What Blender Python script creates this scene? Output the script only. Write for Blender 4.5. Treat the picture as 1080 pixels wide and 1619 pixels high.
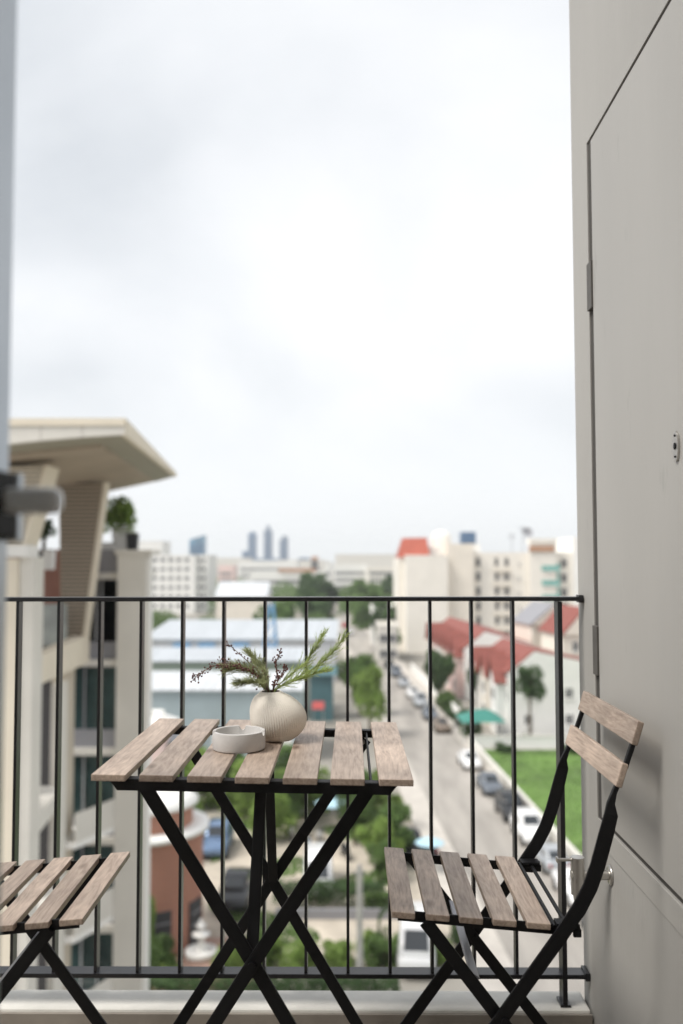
import bpy, bmesh, math, random
from mathutils import Vector, Matrix
R = math.radians
random.seed(7)
S = bpy.context.scene
for o in list(bpy.data.objects):
    bpy.data.objects.remove(o)
COL = S.collection

# ---------------------------------------------------------------- camera
CZ = 1.07                       # eye height above the balcony floor
G = CZ - 19.7                   # street level: the balcony is on the sixth floor
FPX = 1408.0
cd = bpy.data.cameras.new('camera')
cam = bpy.data.objects.new('camera', cd)
COL.objects.link(cam)
cd.sensor_fit = 'VERTICAL'
cd.sensor_height = 36.0
cd.lens = FPX / 1619.0 * 36.0
cd.clip_start = 0.05
cd.clip_end = 20000
cd.dof.use_dof = True
cd.dof.focus_distance = 1.75
cd.dof.aperture_fstop = 2.3
cd.dof.aperture_blades = 9
cam.matrix_world = (Matrix.Translation((0, 0, CZ)) @ Matrix.Rotation(R(0.49), 4, 'Z')
                    @ Matrix.Rotation(R(90 + 3.07), 4, 'X') @ Matrix.Rotation(R(-0.08), 4, 'Z'))
S.camera = cam

# ---------------------------------------------------------------- sky, sun, exposure
SUN_EL, SUN_AZ = 54.0, -114.0    # azimuth from +Y, negative to the left
W = bpy.data.worlds.new('World')
S.world = W
W.use_nodes = True
nt = W.node_tree
nt.nodes.clear()
def N(t, **k):
    n = nt.nodes.new(t)
    for a, v in k.items():
        setattr(n, a, v)
    return n
L = lambda a, b: nt.links.new(a, b)
sky = N('ShaderNodeTexSky', sky_type='NISHITA', sun_disc=False)
sky.sun_elevation = R(SUN_EL)
sky.sun_rotation = R(SUN_AZ)
sky.dust_density = 2.5
bg1 = N('ShaderNodeBackground'); bg1.inputs[1].default_value = 0.10
L(sky.outputs[0], bg1.inputs[0])
tc = N('ShaderNodeTexCoord')
sep = N('ShaderNodeSeparateXYZ'); L(tc.outputs['Generated'], sep.inputs[0])
zc = N('ShaderNodeMath', operation='MAXIMUM'); L(sep.outputs[2], zc.inputs[0]); zc.inputs[1].default_value = 0.0
za = N('ShaderNodeMath', operation='ADD'); L(zc.outputs[0], za.inputs[0]); za.inputs[1].default_value = 0.45
dx = N('ShaderNodeMath', operation='DIVIDE'); L(sep.outputs[0], dx.inputs[0]); L(za.outputs[0], dx.inputs[1])
dy = N('ShaderNodeMath', operation='DIVIDE'); L(sep.outputs[1], dy.inputs[0]); L(za.outputs[0], dy.inputs[1])
cmb = N('ShaderNodeCombineXYZ'); L(dx.outputs[0], cmb.inputs[0]); L(dy.outputs[0], cmb.inputs[1])
cmb.inputs[2].default_value = 10.1
n1 = N('ShaderNodeTexNoise'); n1.inputs['Scale'].default_value = 1.5; n1.inputs['Detail'].default_value = 6
n1.inputs['Roughness'].default_value = 0.45; n1.inputs['Distortion'].default_value = 0.4
L(cmb.outputs[0], n1.inputs['Vector'])
rp = N('ShaderNodeValToRGB'); L(n1.outputs[0], rp.inputs[0])
el = rp.color_ramp.elements
el[0].position = 0.34; el[0].color = (0.290, 0.303, 0.318, 1)
el[1].position = 0.66; el[1].color = (0.446, 0.447, 0.449, 1)
e = el.new(0.5); e.color = (0.376, 0.384, 0.394, 1)
lowf = N('ShaderNodeMapRange'); L(zc.outputs[0], lowf.inputs[0])
lowf.inputs[1].default_value = 0.0; lowf.inputs[2].default_value = 0.22
lowf.interpolation_type = 'SMOOTHSTEP'
lowm = N('ShaderNodeMix', data_type='RGBA'); L(lowf.outputs[0], lowm.inputs[0])
lowm.inputs[6].default_value = (0.412, 0.420, 0.431, 1); L(rp.outputs[0], lowm.inputs[7])
bg2 = N('ShaderNodeBackground'); bg2.inputs[1].default_value = 1.0
L(lowm.outputs[2], bg2.inputs[0])
mx = N('ShaderNodeMixShader'); mx.inputs[0].default_value = 0.94
L(bg1.outputs[0], mx.inputs[1]); L(bg2.outputs[0], mx.inputs[2])
wo = N('ShaderNodeOutputWorld'); L(mx.outputs[0], wo.inputs[0])

sl = bpy.data.lights.new('sun', 'SUN')
sl.energy = 1.5
sl.angle = R(25)
sl.color = (1.0, 0.96, 0.9)
sun = bpy.data.objects.new('sun', sl)
COL.objects.link(sun)
sd = Vector((math.sin(R(SUN_AZ)) * math.cos(R(SUN_EL)), math.cos(R(SUN_AZ)) * math.cos(R(SUN_EL)), math.sin(R(SUN_EL))))
sun.rotation_euler = sd.to_track_quat('Z', 'Y').to_euler()
sun.location = (0, 0, 40)

S.view_settings.view_transform = 'Standard'
S.view_settings.look = 'None'
S.view_settings.exposure = 1.30
S.view_settings.gamma = 1
S.view_settings.use_curve_mapping = False
S.render.engine = 'CYCLES'
S.cycles.use_denoising = True
S.cycles.max_bounces = 8
S.cycles.diffuse_bounces = 4
S.cycles.volume_bounces = 1
S.cycles.transparent_max_bounces = 8
S.cycles.caustics_reflective = False
S.cycles.caustics_refractive = False
S.cycles.sample_clamp_indirect = 6.0

# ---------------------------------------------------------------- materials
def mat(name, col, rough=0.7, metal=0.0, var=0.0, scale=6.0, stretch=(1, 1, 1), bump=0.0, bscale=60.0,
        rnd=0.0, spec=0.5, col2=None, transp=0.0, scuff=0.0):
    """Principled material; var/scale give a mottled colour, rnd a per-object tint, bump a fine relief."""
    m = bpy.data.materials.new(name)
    m.use_nodes = True
    t = m.node_tree
    b = t.nodes['Principled BSDF']
    b.inputs['Roughness'].default_value = rough
    b.inputs['Metallic'].default_value = metal
    b.inputs['Specular IOR Level'].default_value = spec
    b.inputs['Base Color'].default_value = (*col, 1)
    if transp:
        b.inputs['Transmission Weight'].default_value = transp
    co = t.nodes.new('ShaderNodeTexCoord')
    mp = t.nodes.new('ShaderNodeMapping')
    mp.inputs['Scale'].default_value = stretch
    t.links.new(co.outputs['Object'], mp.inputs[0])
    vec = mp.outputs[0]
    if rnd or var:
        oi = t.nodes.new('ShaderNodeObjectInfo')
    if var:
        va = t.nodes.new('ShaderNodeVectorMath'); va.operation = 'ADD'
        sc = t.nodes.new('ShaderNodeMath'); sc.operation = 'MULTIPLY'; sc.inputs[1].default_value = 37.0
        t.links.new(oi.outputs['Random'], sc.inputs[0])
        t.links.new(vec, va.inputs[0]); t.links.new(sc.outputs[0], va.inputs[1])
        nz = t.nodes.new('ShaderNodeTexNoise')
        nz.inputs['Scale'].default_value = scale
        nz.inputs['Detail'].default_value = 6
        nz.inputs['Roughness'].default_value = 0.6
        t.links.new(va.outputs[0], nz.inputs['Vector'])
        cr = t.nodes.new('ShaderNodeValToRGB')
        c2 = col2 or tuple(c * (1 + var) for c in col)
        c1 = tuple(c * (1 - var) for c in col)
        cr.color_ramp.elements[0].position = 0.35; cr.color_ramp.elements[0].color = (*c1, 1)
        cr.color_ramp.elements[1].position = 0.65; cr.color_ramp.elements[1].color = (*c2, 1)
        t.links.new(nz.outputs[0], cr.inputs[0])
        out = cr.outputs[0]
    if rnd:
        hs = t.nodes.new('ShaderNodeHueSaturation')
        if var:
            t.links.new(out, hs.inputs['Color'])
        else:
            hs.inputs['Color'].default_value = (*col, 1)
        mr = t.nodes.new('ShaderNodeMapRange')
        mr.inputs['To Min'].default_value = 1 - rnd; mr.inputs['To Max'].default_value = 1 + rnd
        t.links.new(oi.outputs['Random'], mr.inputs[0])
        t.links.new(mr.outputs[0], hs.inputs['Value'])
        out = hs.outputs[0]
    if scuff and var:         # sparse rubbed marks and runs on paint
        ms = t.nodes.new('ShaderNodeMapping'); ms.inputs['Scale'].default_value = (1, 2.2, 0.55); ms.inputs['Rotation'].default_value = (0.5, 0, 0)
        t.links.new(co.outputs['Object'], ms.inputs[0])
        ns = t.nodes.new('ShaderNodeTexNoise'); ns.inputs['Scale'].default_value = 9.0; ns.inputs['Detail'].default_value = 8; ns.inputs['Roughness'].default_value = 0.7
        t.links.new(ms.outputs[0], ns.inputs['Vector'])
        rs = t.nodes.new('ShaderNodeValToRGB')
        rs.color_ramp.elements[0].position = 0.62; rs.color_ramp.elements[0].color = (1, 1, 1, 1)
        rs.color_ramp.elements[1].position = 0.75; rs.color_ramp.elements[1].color = (1 - scuff, 1 - scuff, 1 - scuff, 1)
        t.links.new(ns.outputs[0], rs.inputs[0])
        mu = t.nodes.new('ShaderNodeMix'); mu.data_type = 'RGBA'; mu.blend_type = 'MULTIPLY'; mu.inputs[0].default_value = 1.0
        t.links.new(out, mu.inputs[6]); t.links.new(rs.outputs[0], mu.inputs[7]); out = mu.outputs[2]
    if rnd or var:
        t.links.new(out, b.inputs['Base Color'])
    if bump:
        n2 = t.nodes.new('ShaderNodeTexNoise')
        n2.inputs['Scale'].default_value = bscale; n2.inputs['Detail'].default_value = 5
        t.links.new(vec, n2.inputs['Vector'])
        bp = t.nodes.new('ShaderNodeBump')
        bp.inputs['Strength'].default_value = bump
        bp.inputs['Distance'].default_value = 0.002
        t.links.new(n2.outputs[0], bp.inputs['Height'])
        t.links.new(bp.outputs[0], b.inputs['Normal'])
    return m

def wood_material(name='slat_wood'):
    """Oiled acacia: long grain lines, cloudy tone, a few knots; the grain runs along local Y."""
    m = bpy.data.materials.new(name); m.use_nodes = True
    t = m.node_tree; b = t.nodes['Principled BSDF']
    n = lambda ty: t.nodes.new(ty)
    lk = t.links.new
    co = n('ShaderNodeTexCoord'); oi = n('ShaderNodeObjectInfo')
    sc = n('ShaderNodeMath'); sc.operation = 'MULTIPLY'; sc.inputs[1].default_value = 23.0
    lk(oi.outputs['Random'], sc.inputs[0])
    va = n('ShaderNodeVectorMath'); va.operation = 'ADD'
    lk(co.outputs['Object'], va.inputs[0]); lk(sc.outputs[0], va.inputs[1])
    mp = n('ShaderNodeMapping'); mp.inputs['Scale'].default_value = (1.0, 0.11, 1.0); lk(va.outputs[0], mp.inputs[0])
    warp = n('ShaderNodeTexNoise'); warp.inputs['Scale'].default_value = 16; warp.inputs['Detail'].default_value = 2
    lk(mp.outputs[0], warp.inputs['Vector'])
    wv = n('ShaderNodeVectorMath'); wv.operation = 'MULTIPLY_ADD'
    wv.inputs[1].default_value = (0.05, 0.05, 0.05)
    lk(warp.outputs['Color'], wv.inputs[0]); lk(mp.outputs[0], wv.inputs[2])
    grain = n('ShaderNodeTexNoise'); grain.inputs['Scale'].default_value = 170; grain.inputs['Detail'].default_value = 7
    grain.inputs['Roughness'].default_value = 0.62
    lk(wv.outputs[0], grain.inputs['Vector'])
    r1 = n('ShaderNodeValToRGB'); lk(grain.outputs[0], r1.inputs[0])
    e = r1.color_ramp.elements
    e[0].position = 0.30; e[0].color = (0.27, 0.175, 0.118, 1)
    e[1].position = 0.68; e[1].color = (0.52, 0.375, 0.265, 1)
    x = e.new(0.5); x.color = (0.41, 0.285, 0.198, 1)
    cloud = n('ShaderNodeTexNoise'); cloud.inputs['Scale'].default_value = 9; cloud.inputs['Detail'].default_value = 3
    lk(va.outputs[0], cloud.inputs['Vector'])
    hs = n('ShaderNodeHueSaturation'); lk(r1.outputs[0], hs.inputs['Color'])
    mr = n('ShaderNodeMapRange'); mr.inputs[1].default_value = 0.3; mr.inputs[2].default_value = 0.7
    mr.inputs[3].default_value = 0.80; mr.inputs[4].default_value = 1.16
    lk(cloud.outputs[0], mr.inputs[0])
    pv = n('ShaderNodeMapRange'); pv.inputs[3].default_value = 0.76; pv.inputs[4].default_value = 1.10
    lk(oi.outputs['Random'], pv.inputs[0])
    mu = n('ShaderNodeMath'); mu.operation = 'MULTIPLY'; lk(mr.outputs[0], mu.inputs[0]); lk(pv.outputs[0], mu.inputs[1])
    lk(mu.outputs[0], hs.inputs['Value'])
    hs.inputs['Saturation'].default_value = 0.73
    mk = n('ShaderNodeMapping'); mk.inputs['Scale'].default_value = (1, 0.45, 1); lk(va.outputs[0], mk.inputs[0])
    vo = n('ShaderNodeTexVoronoi'); vo.inputs['Scale'].default_value = 9.0
    lk(mk.outputs[0], vo.inputs['Vector'])
    kr = n('ShaderNodeValToRGB'); lk(vo.outputs['Distance'], kr.inputs[0])
    k = kr.color_ramp.elements
    k[0].position = 0.03; k[0].color = (0.42, 0.36, 0.32, 1)
    k[1].position = 0.11; k[1].color = (1, 1, 1, 1)
    mm = n('ShaderNodeMix'); mm.data_type = 'RGBA'; mm.blend_type = 'MULTIPLY'; mm.inputs[0].default_value = 1.0
    lk(hs.outputs[0], mm.inputs[6]); lk(kr.outputs[0], mm.inputs[7])
    lk(mm.outputs[2], b.inputs['Base Color'])
    rr = n('ShaderNodeMapRange'); rr.inputs[3].default_value = 0.5; rr.inputs[4].default_value = 0.38
    lk(grain.outputs[0], rr.inputs[0]); lk(rr.outputs[0], b.inputs['Roughness'])
    bp = n('ShaderNodeBump'); bp.inputs['Strength'].default_value = 0.25; bp.inputs['Distance'].default_value = 0.0006
    lk(grain.outputs[0], bp.inputs['Height']); lk(bp.outputs[0], b.inputs['Normal'])
    return m

def tile_material(name, c1, c2, sx, sy, mortar, msize=0.02, rough=0.8):
    m = bpy.data.materials.new(name); m.use_nodes = True
    t = m.node_tree; b = t.nodes['Principled BSDF']
    co = t.nodes.new('ShaderNodeTexCoord')
    br = t.nodes.new('ShaderNodeTexBrick')
    br.inputs['Color1'].default_value = (*c1, 1); br.inputs['Color2'].default_value = (*c2, 1)
    br.inputs['Mortar'].default_value = (*mortar, 1)
    br.inputs['Scale'].default_value = 1.0
    br.inputs['Brick Width'].default_value = sx; br.inputs['Row Height'].default_value = sy
    br.inputs['Mortar Size'].default_value = msize
    t.links.new(co.outputs['UV'], br.inputs['Vector'])
    t.links.new(br.outputs[0], b.inputs['Base Color'])
    b.inputs['Roughness'].default_value = rough
    return m

M = {}
M['wood'] = wood_material()
M['black'] = mat('black_powder_coat', (0.006, 0.006, 0.007), 0.5, bump=0.15, bscale=900, spec=0.3)
M['rail'] = mat('railing_paint', (0.010, 0.010, 0.012), 0.30, bump=0.1, bscale=300, var=0.2, scale=30)
M['rubber'] = mat('black_rubber', (0.02, 0.02, 0.02), 0.8)
M['steel'] = mat('brushed_steel', (0.55, 0.53, 0.5), 0.32, 1.0, bump=0.1, bscale=400, stretch=(1, 1, 0.1))
M['strap'] = mat('worn_steel_strap', (0.28, 0.28, 0.30), 0.35, 0.9)
M['wallpaint'] = mat('warm_grey_wall_paint', (0.365, 0.354, 0.333), 0.62, var=0.05, scale=1.5, stretch=(1, 1.6, 0.5), bump=0.3, bscale=45, scuff=0.22)
M['doorpaint'] = mat('warm_grey_door_paint', (0.375, 0.363, 0.341), 0.5, var=0.045, scale=1.2, stretch=(1, 1.8, 0.4), bump=0.12, bscale=25, scuff=0.2)
M['gap'] = mat('dark_joint', (0.06, 0.055, 0.05), 0.9)
M['hinge'] = mat('painted_hinge', (0.085, 0.078, 0.07), 0.6, var=0.1, scale=40)
M['curb'] = mat('painted_concrete', (0.66, 0.645, 0.60), 0.75, var=0.10, scale=7, scuff=0.3, bump=0.3, bscale=90)
M['floor'] = mat('balcony_tile', (0.30, 0.27, 0.235), 0.6, var=0.12, scale=8)
M['room'] = mat('room_paint', (0.86, 0.85, 0.83), 0.8)
M['ceil'] = mat('ceiling_paint', (0.62, 0.61, 0.59), 0.8)
M['alu'] = mat('anodised_aluminium', (0.46, 0.50, 0.54), 0.32, 0.85, var=0.04, scale=9)
M['blackplastic'] = mat('black_plastic', (0.004, 0.004, 0.006), 0.6, spec=0.2)
M['vase'] = mat('greige_ceramic', (0.80, 0.745, 0.665), 0.72, var=0.05, scale=14, bump=0.35, bscale=420)
M['vasein'] = mat('vase_inside', (0.10, 0.085, 0.07), 0.9)
M['ash'] = mat('pale_concrete', (0.56, 0.545, 0.53), 0.62, var=0.05, scale=30, bump=0.3, bscale=350)
M['stem'] = mat('dry_stem', (0.15, 0.09, 0.06), 0.8, var=0.2, scale=60)
M['berry'] = mat('dark_berries', (0.11, 0.034, 0.030), 0.5, var=0.3, scale=90)
M['fern'] = mat('grey_green_needles', (0.38, 0.41, 0.22), 0.75, var=0.35, scale=50)
M['sprig'] = mat('fresh_green_needles', (0.44, 0.52, 0.20), 0.7, var=0.35, scale=45)
# city
M['ground'] = mat('town_ground', (0.30, 0.28, 0.245), 0.95, var=0.2, scale=0.05)
M['road'] = mat('worn_concrete_road', (0.34, 0.315, 0.285), 0.9, var=0.22, scale=0.5, stretch=(1.0, 0.14, 1))
M['pave'] = mat('pale_paving', (0.50, 0.465, 0.42), 0.9, var=0.12, scale=0.7)
M['lot'] = mat('sandy_concrete', (0.48, 0.425, 0.35), 0.95, var=0.26, scale=0.4)
M['pinkpave'] = mat('brick_paving', (0.36, 0.235, 0.19), 0.9, var=0.16, scale=1.6)
M['lawn'] = mat('lawn_grass', (0.115, 0.20, 0.045), 0.95, var=0.38, scale=0.22)
M['grass'] = mat('grass_blades', (0.12, 0.22, 0.05), 0.9, var=0.3, scale=0.6)
M['white'] = mat('white_render', (0.84, 0.83, 0.80), 0.85, var=0.04, scale=0.4)
M['cream'] = mat('cream_render', (0.80, 0.74, 0.65), 0.85, var=0.05, scale=0.35)
M['paleblock'] = mat('pale_cream_render', (0.82, 0.78, 0.71), 0.85, var=0.04, scale=0.3)
M['pink'] = mat('pink_render', (0.80, 0.62, 0.58), 0.85, var=0.05, scale=0.5)
M['beige'] = mat('beige_wing_paint', (0.62, 0.56, 0.46), 0.8, var=0.04, scale=0.8)
M['sand'] = mat('sand_wing_paint', (0.74, 0.67, 0.55), 0.8, var=0.04, scale=0.8)
M['stone'] = mat('pale_stone_paint', (0.68, 0.655, 0.60), 0.82, var=0.04, scale=0.7)
M['batten'] = mat('taupe_batten', (0.36, 0.30, 0.235), 0.7, rnd=0.06)
M['soffit'] = mat('taupe_soffit_board', (0.40, 0.335, 0.265), 0.7, var=0.06, scale=1.2, rnd=0.05)
M['olive'] = mat('olive_soffit_edge', (0.33, 0.31, 0.25), 0.7)
M['spandrel'] = mat('grey_spandrel', (0.27, 0.27, 0.29), 0.5)
M['darkglass'] = mat('dark_window_glass', (0.035, 0.05, 0.052), 0.08, spec=0.7, var=0.3, scale=0.8)
M['greenglass'] = mat('green_window_glass', (0.035, 0.065, 0.065), 0.08, spec=0.7, var=0.3, scale=0.9)
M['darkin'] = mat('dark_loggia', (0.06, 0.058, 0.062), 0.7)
M['winframe'] = mat('window_frame_paint', (0.45, 0.46, 0.47), 0.5)
M['teal'] = mat('teal_balcony_panels', (0.18, 0.42, 0.38), 0.5, var=0.12, scale=0.8)
M['redroof'] = mat('red_roof_tiles', (0.25, 0.078, 0.062), 0.8, var=0.16, scale=1.5, stretch=(0.4, 2.5, 1))
M['orangeroof'] = mat('orange_roof_tiles', (0.36, 0.088, 0.055), 0.8, var=0.1, scale=1.0)
M['brown'] = mat('brown_cladding', (0.27, 0.13, 0.10), 0.8, var=0.1, scale=2)
M['rust'] = mat('rust_fascia', (0.46, 0.25, 0.15), 0.8)
M['metalroof'] = mat('pale_metal_roof', (0.47, 0.50, 0.53), 0.55, var=0.06, scale=0.4, rnd=0.04)
M['whiteroof'] = mat('white_metal_roof', (0.56, 0.58, 0.60), 0.6, var=0.04, scale=0.25)
M['shedwall'] = mat('blue_grey_shed_wall', (0.36, 0.43, 0.45), 0.7, var=0.06, scale=0.5)
M['shedgreen'] = mat('grey_green_shed_wall', (0.26, 0.32, 0.27), 0.8)
M['blue'] = mat('blue_paint', (0.16, 0.36, 0.60), 0.6)
M['tealdark'] = mat('dark_teal_sheet', (0.07, 0.15, 0.17), 0.6, var=0.08, scale=1)
M['tealcanvas'] = mat('teal_canvas', (0.045, 0.22, 0.18), 0.7, var=0.08, scale=1.2)
M['red'] = mat('red_canvas', (0.40, 0.07, 0.065), 0.7)
M['lightblue'] = mat('light_blue_canvas', (0.42, 0.62, 0.72), 0.6)
M['brick'] = tile_material('red_brick', (0.42, 0.165, 0.10), (0.36, 0.135, 0.085), 0.25, 0.085, (0.36, 0.25, 0.2), 0.012)
M['towerblue'] = mat('tower_glass_blue', (0.03, 0.115, 0.25), 0.35, var=0.1, scale=0.05)
M['towergrey'] = mat('tower_grey', (0.075, 0.125, 0.215), 0.6, var=0.08, scale=0.05)
M['glasstower'] = mat('bright_blue_glass', (0.07, 0.20, 0.32), 0.12, spec=0.8, var=0.3, scale=0.06)
M['farwin'] = mat('far_window', (0.13, 0.13, 0.135), 0.4)
M['trunk'] = mat('bark', (0.11, 0.085, 0.06), 0.95, var=0.25, scale=8)
M['leaf_dark'] = mat('leaves_dark', (0.100, 0.165, 0.066), 0.8, var=0.4, scale=1.4, rnd=0.12)
M['leaf_mid'] = mat('leaves_mid', (0.14, 0.22, 0.07), 0.8, var=0.4, scale=1.4, rnd=0.12)
M['leaf_light'] = mat('leaves_light', (0.24, 0.34, 0.09), 0.8, var=0.35, scale=1.4, rnd=0.1)
M['tyre'] = mat('tyre_rubber', (0.02, 0.02, 0.02), 0.85)
M['rim'] = mat('wheel_alloy', (0.5, 0.5, 0.5), 0.35, 0.8)
M['carglass'] = mat('car_glass', (0.02, 0.025, 0.03), 0.06, spec=0.8)
M['lamp'] = mat('headlamp_glass', (0.75, 0.76, 0.78), 0.12)
M['taillamp'] = mat('tail_lamp_red', (0.40, 0.02, 0.02), 0.2)
for nm, c in dict(white=(0.74, 0.74, 0.74), silver=(0.42, 0.44, 0.46), grey=(0.16, 0.18, 0.21), black=(0.016, 0.017, 0.02),
                  red=(0.45, 0.05, 0.05), blue=(0.16, 0.24, 0.38), bronze=(0.22, 0.17, 0.13)).items():
    M['car_' + nm] = mat(nm + '_car_paint', c, 0.22, 0.0 if nm in ('white', 'red', 'black') else 0.35, spec=0.6)
M['pot_black'] = mat('black_planter', (0.03, 0.03, 0.035), 0.7)
M['pot_white'] = mat('white_planter', (0.7, 0.7, 0.7), 0.6)
M['concretepole'] = mat('concrete_pole', (0.46, 0.45, 0.42), 0.85, var=0.08, scale=2)
M['darkdoor'] = mat('dark_shutter', (0.045, 0.045, 0.05), 0.6)

for k_ in ('leaf_dark', 'leaf_mid', 'leaf_light', 'fern', 'sprig'):
    t_ = M[k_].node_tree; b_ = t_.nodes['Principled BSDF']
    tr_ = t_.nodes.new('ShaderNodeBsdfTranslucent'); mx_ = t_.nodes.new('ShaderNodeMixShader'); mx_.inputs[0].default_value = 0.5
    lk_ = b_.inputs['Base Color'].links
    if lk_: t_.links.new(lk_[0].from_socket, tr_.inputs[0])
    t_.links.new(b_.outputs[0], mx_.inputs[1]); t_.links.new(tr_.outputs[0], mx_.inputs[2])
    t_.links.new(mx_.outputs[0], t_.nodes['Material Output'].inputs['Surface'])

# ---------------------------------------------------------------- mesh helpers
class MB:
    """Collects shapes and builds them as one mesh object."""
    def __init__(s):
        s.v, s.f, s.m, s.sm = [], [], [], []
        s.uv = None
    def add(s, vs, fs, mi=0, smooth=False):
        b = len(s.v)
        s.v += [tuple(p) for p in vs]
        for f in fs:
            s.f.append(tuple(b + i for i in f)); s.m.append(mi); s.sm.append(smooth)
        return s
    def box(s, x0, x1, y0, y1, z0, z1, mi=0):
        vs = [(x0, y0, z0), (x1, y0, z0), (x1, y1, z0), (x0, y1, z0), (x0, y0, z1), (x1, y0, z1), (x1, y1, z1), (x0, y1, z1)]
        return s.add(vs, [(0, 3, 2, 1), (4, 5, 6, 7), (0, 1, 5, 4), (1, 2, 6, 5), (2, 3, 7, 6), (3, 0, 4, 7)], mi)
    def hexa(s, lo, hi, mi=0):
        """lo, hi: four corners each, counter-clockwise from above."""
        return s.add(list(lo) + list(hi), [(0, 3, 2, 1), (4, 5, 6, 7), (0, 1, 5, 4), (1, 2, 6, 5), (2, 3, 7, 6), (3, 0, 4, 7)], mi)
    def bar(s, p, q, w, t, side, mi=0):
        """Flat bar from p to q: width w along the direction 'side', thickness t across."""
        p, q = Vector(p), Vector(q)
        a = (q - p).normalized()
        u = Vector(side); u = (u - a * u.dot(a)).normalized()
        n = a.cross(u)
        c = lambda o, i, j: o + u * (i * w / 2) + n * (j * t / 2)
        lo = [c(p, -1, -1), c(p, 1, -1), c(p, 1, 1), c(p, -1, 1)]
        hi = [c(q, -1, -1), c(q, 1, -1), c(q, 1, 1), c(q, -1, 1)]
        return s.add(lo + hi, [(0, 3, 2, 1), (4, 5, 6, 7), (0, 1, 5, 4), (1, 2, 6, 5), (2, 3, 7, 6), (3, 0, 4, 7)], mi)
    def strip(s, pts, ws, ts, side, mi=0):
        """Bent bar through pts; ws width along 'side' (kept square to the path), ts thickness across."""
        pts = [Vector(p) for p in pts]
        rings = []
        for i, p in enumerate(pts):
            a = (pts[min(i + 1, len(pts) - 1)] - pts[max(i - 1, 0)]).normalized()
            u = Vector(side); u = (u - a * u.dot(a)).normalized()
            n = a.cross(u)
            w, t = ws[i] / 2, ts[i] / 2
            b = 0.25
            ring = []
            for (i1, j1) in ((-1, -1 + b), (-1 + b, -1), (1 - b, -1), (1, -1 + b), (1, 1 - b), (1 - b, 1), (-1 + b, 1), (-1, 1 - b)):
                ring.append(p + u * (i1 * w) + n * (j1 * t))
            rings.append(ring)
        vs = [v for r in rings for v in r]
        fs = []
        for k in range(len(rings) - 1):
            for i in range(8):
                fs.append((k * 8 + i, k * 8 + (i + 1) % 8, (k + 1) * 8 + (i + 1) % 8, (k + 1) * 8 + i))
        fs.append(tuple(reversed(range(8)))); fs.append(tuple((len(rings) - 1) * 8 + i for i in range(8)))
        return s.add(vs, fs, mi, False)
    def tube(s, pts, r, n=8, mi=0, smooth=True):
        pts = [Vector(p) for p in pts]
        rs = r if isinstance(r, (list, tuple)) else [r] * len(pts)
        vs, fs = [], []
        up = Vector((0.13, 0.21, 0.97))
        for i, p in enumerate(pts):
            a = (pts[min(i + 1, len(pts) - 1)] - pts[max(i - 1, 0)]).normalized()
            if abs(a.dot(up)) > 0.95:
                up = Vector((0.9, 0.3, 0.1))
            u = (up - a * up.dot(a)).normalized(); w = a.cross(u)
            for k in range(n):
                c = 2 * math.pi * k / n
                vs.append(p + (u * math.cos(c) + w * math.sin(c)) * rs[i])
        for i in range(len(pts) - 1):
            for k in range(n):
                fs.append((i * n + k, i * n + (k + 1) % n, (i + 1) * n + (k + 1) % n, (i + 1) * n + k))
        s.add(vs, fs, mi, smooth)
        s.add([vs[k] for k in range(n)], [tuple(reversed(range(n)))], mi)
        s.add([vs[(len(pts) - 1) * n + k] for k in range(n)], [tuple(range(n))], mi)
        return s
    def lathe(s, prof, n=32, c=(0, 0), mi=0, smooth=True):
        vs, fs = [], []
        for (r, z) in prof:
            for k in range(n):
                a = 2 * math.pi * k / n
                vs.append((c[0] + r * math.cos(a), c[1] + r * math.sin(a), z))
        for i in range(len(prof) - 1):
            for k in range(n):
                fs.append((i * n + k, i * n + (k + 1) % n, (i + 1) * n + (k + 1) % n, (i + 1) * n + k))
        return s.add(vs, fs, mi, smooth)
    def prism(s, poly, axis, a0, a1, mi=0):
        """Extrude a 2-D polygon along axis (0 x, 1 y, 2 z)."""
        def P(p, a):
            l = [p[0], p[1]]; l.insert(axis, a); return tuple(l)
        n = len(poly)
        vs = [P(p, a0) for p in poly] + [P(p, a1) for p in poly]
        fs = [tuple(range(n)), tuple(range(2 * n - 1, n - 1, -1))]
        for i in range(n):
            fs.append((i, n + i, n + (i + 1) % n, (i + 1) % n))
        return s.add(vs, fs, mi)
    def mesh(s, name, mats, bevel=0.0, seg=2, fix=True):
        me = bpy.data.meshes.new(name)
        me.from_pydata(s.v, [], s.f)
        for m in (mats if isinstance(mats, (list, tuple)) else [mats]):
            me.materials.append(m)
        me.polygons.foreach_set('material_index', s.m)
        me.polygons.foreach_set('use_smooth', s.sm)
        if fix or bevel:
            bm = bmesh.new(); bm.from_mesh(me)
            if fix:
                bmesh.ops.recalc_face_normals(bm, faces=bm.faces)
            if bevel:
                bmesh.ops.bevel(bm, geom=bm.edges[:], offset=bevel, segments=seg, affect='EDGES', profile=0.6, clamp_overlap=True)
            bm.to_mesh(me); bm.free()
        me.update()
        return me
    def build(s, name, mats, parent=None, bevel=0.0, seg=2, fix=True):
        return link(name, s.mesh(name, mats, bevel, seg, fix), parent)

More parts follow.
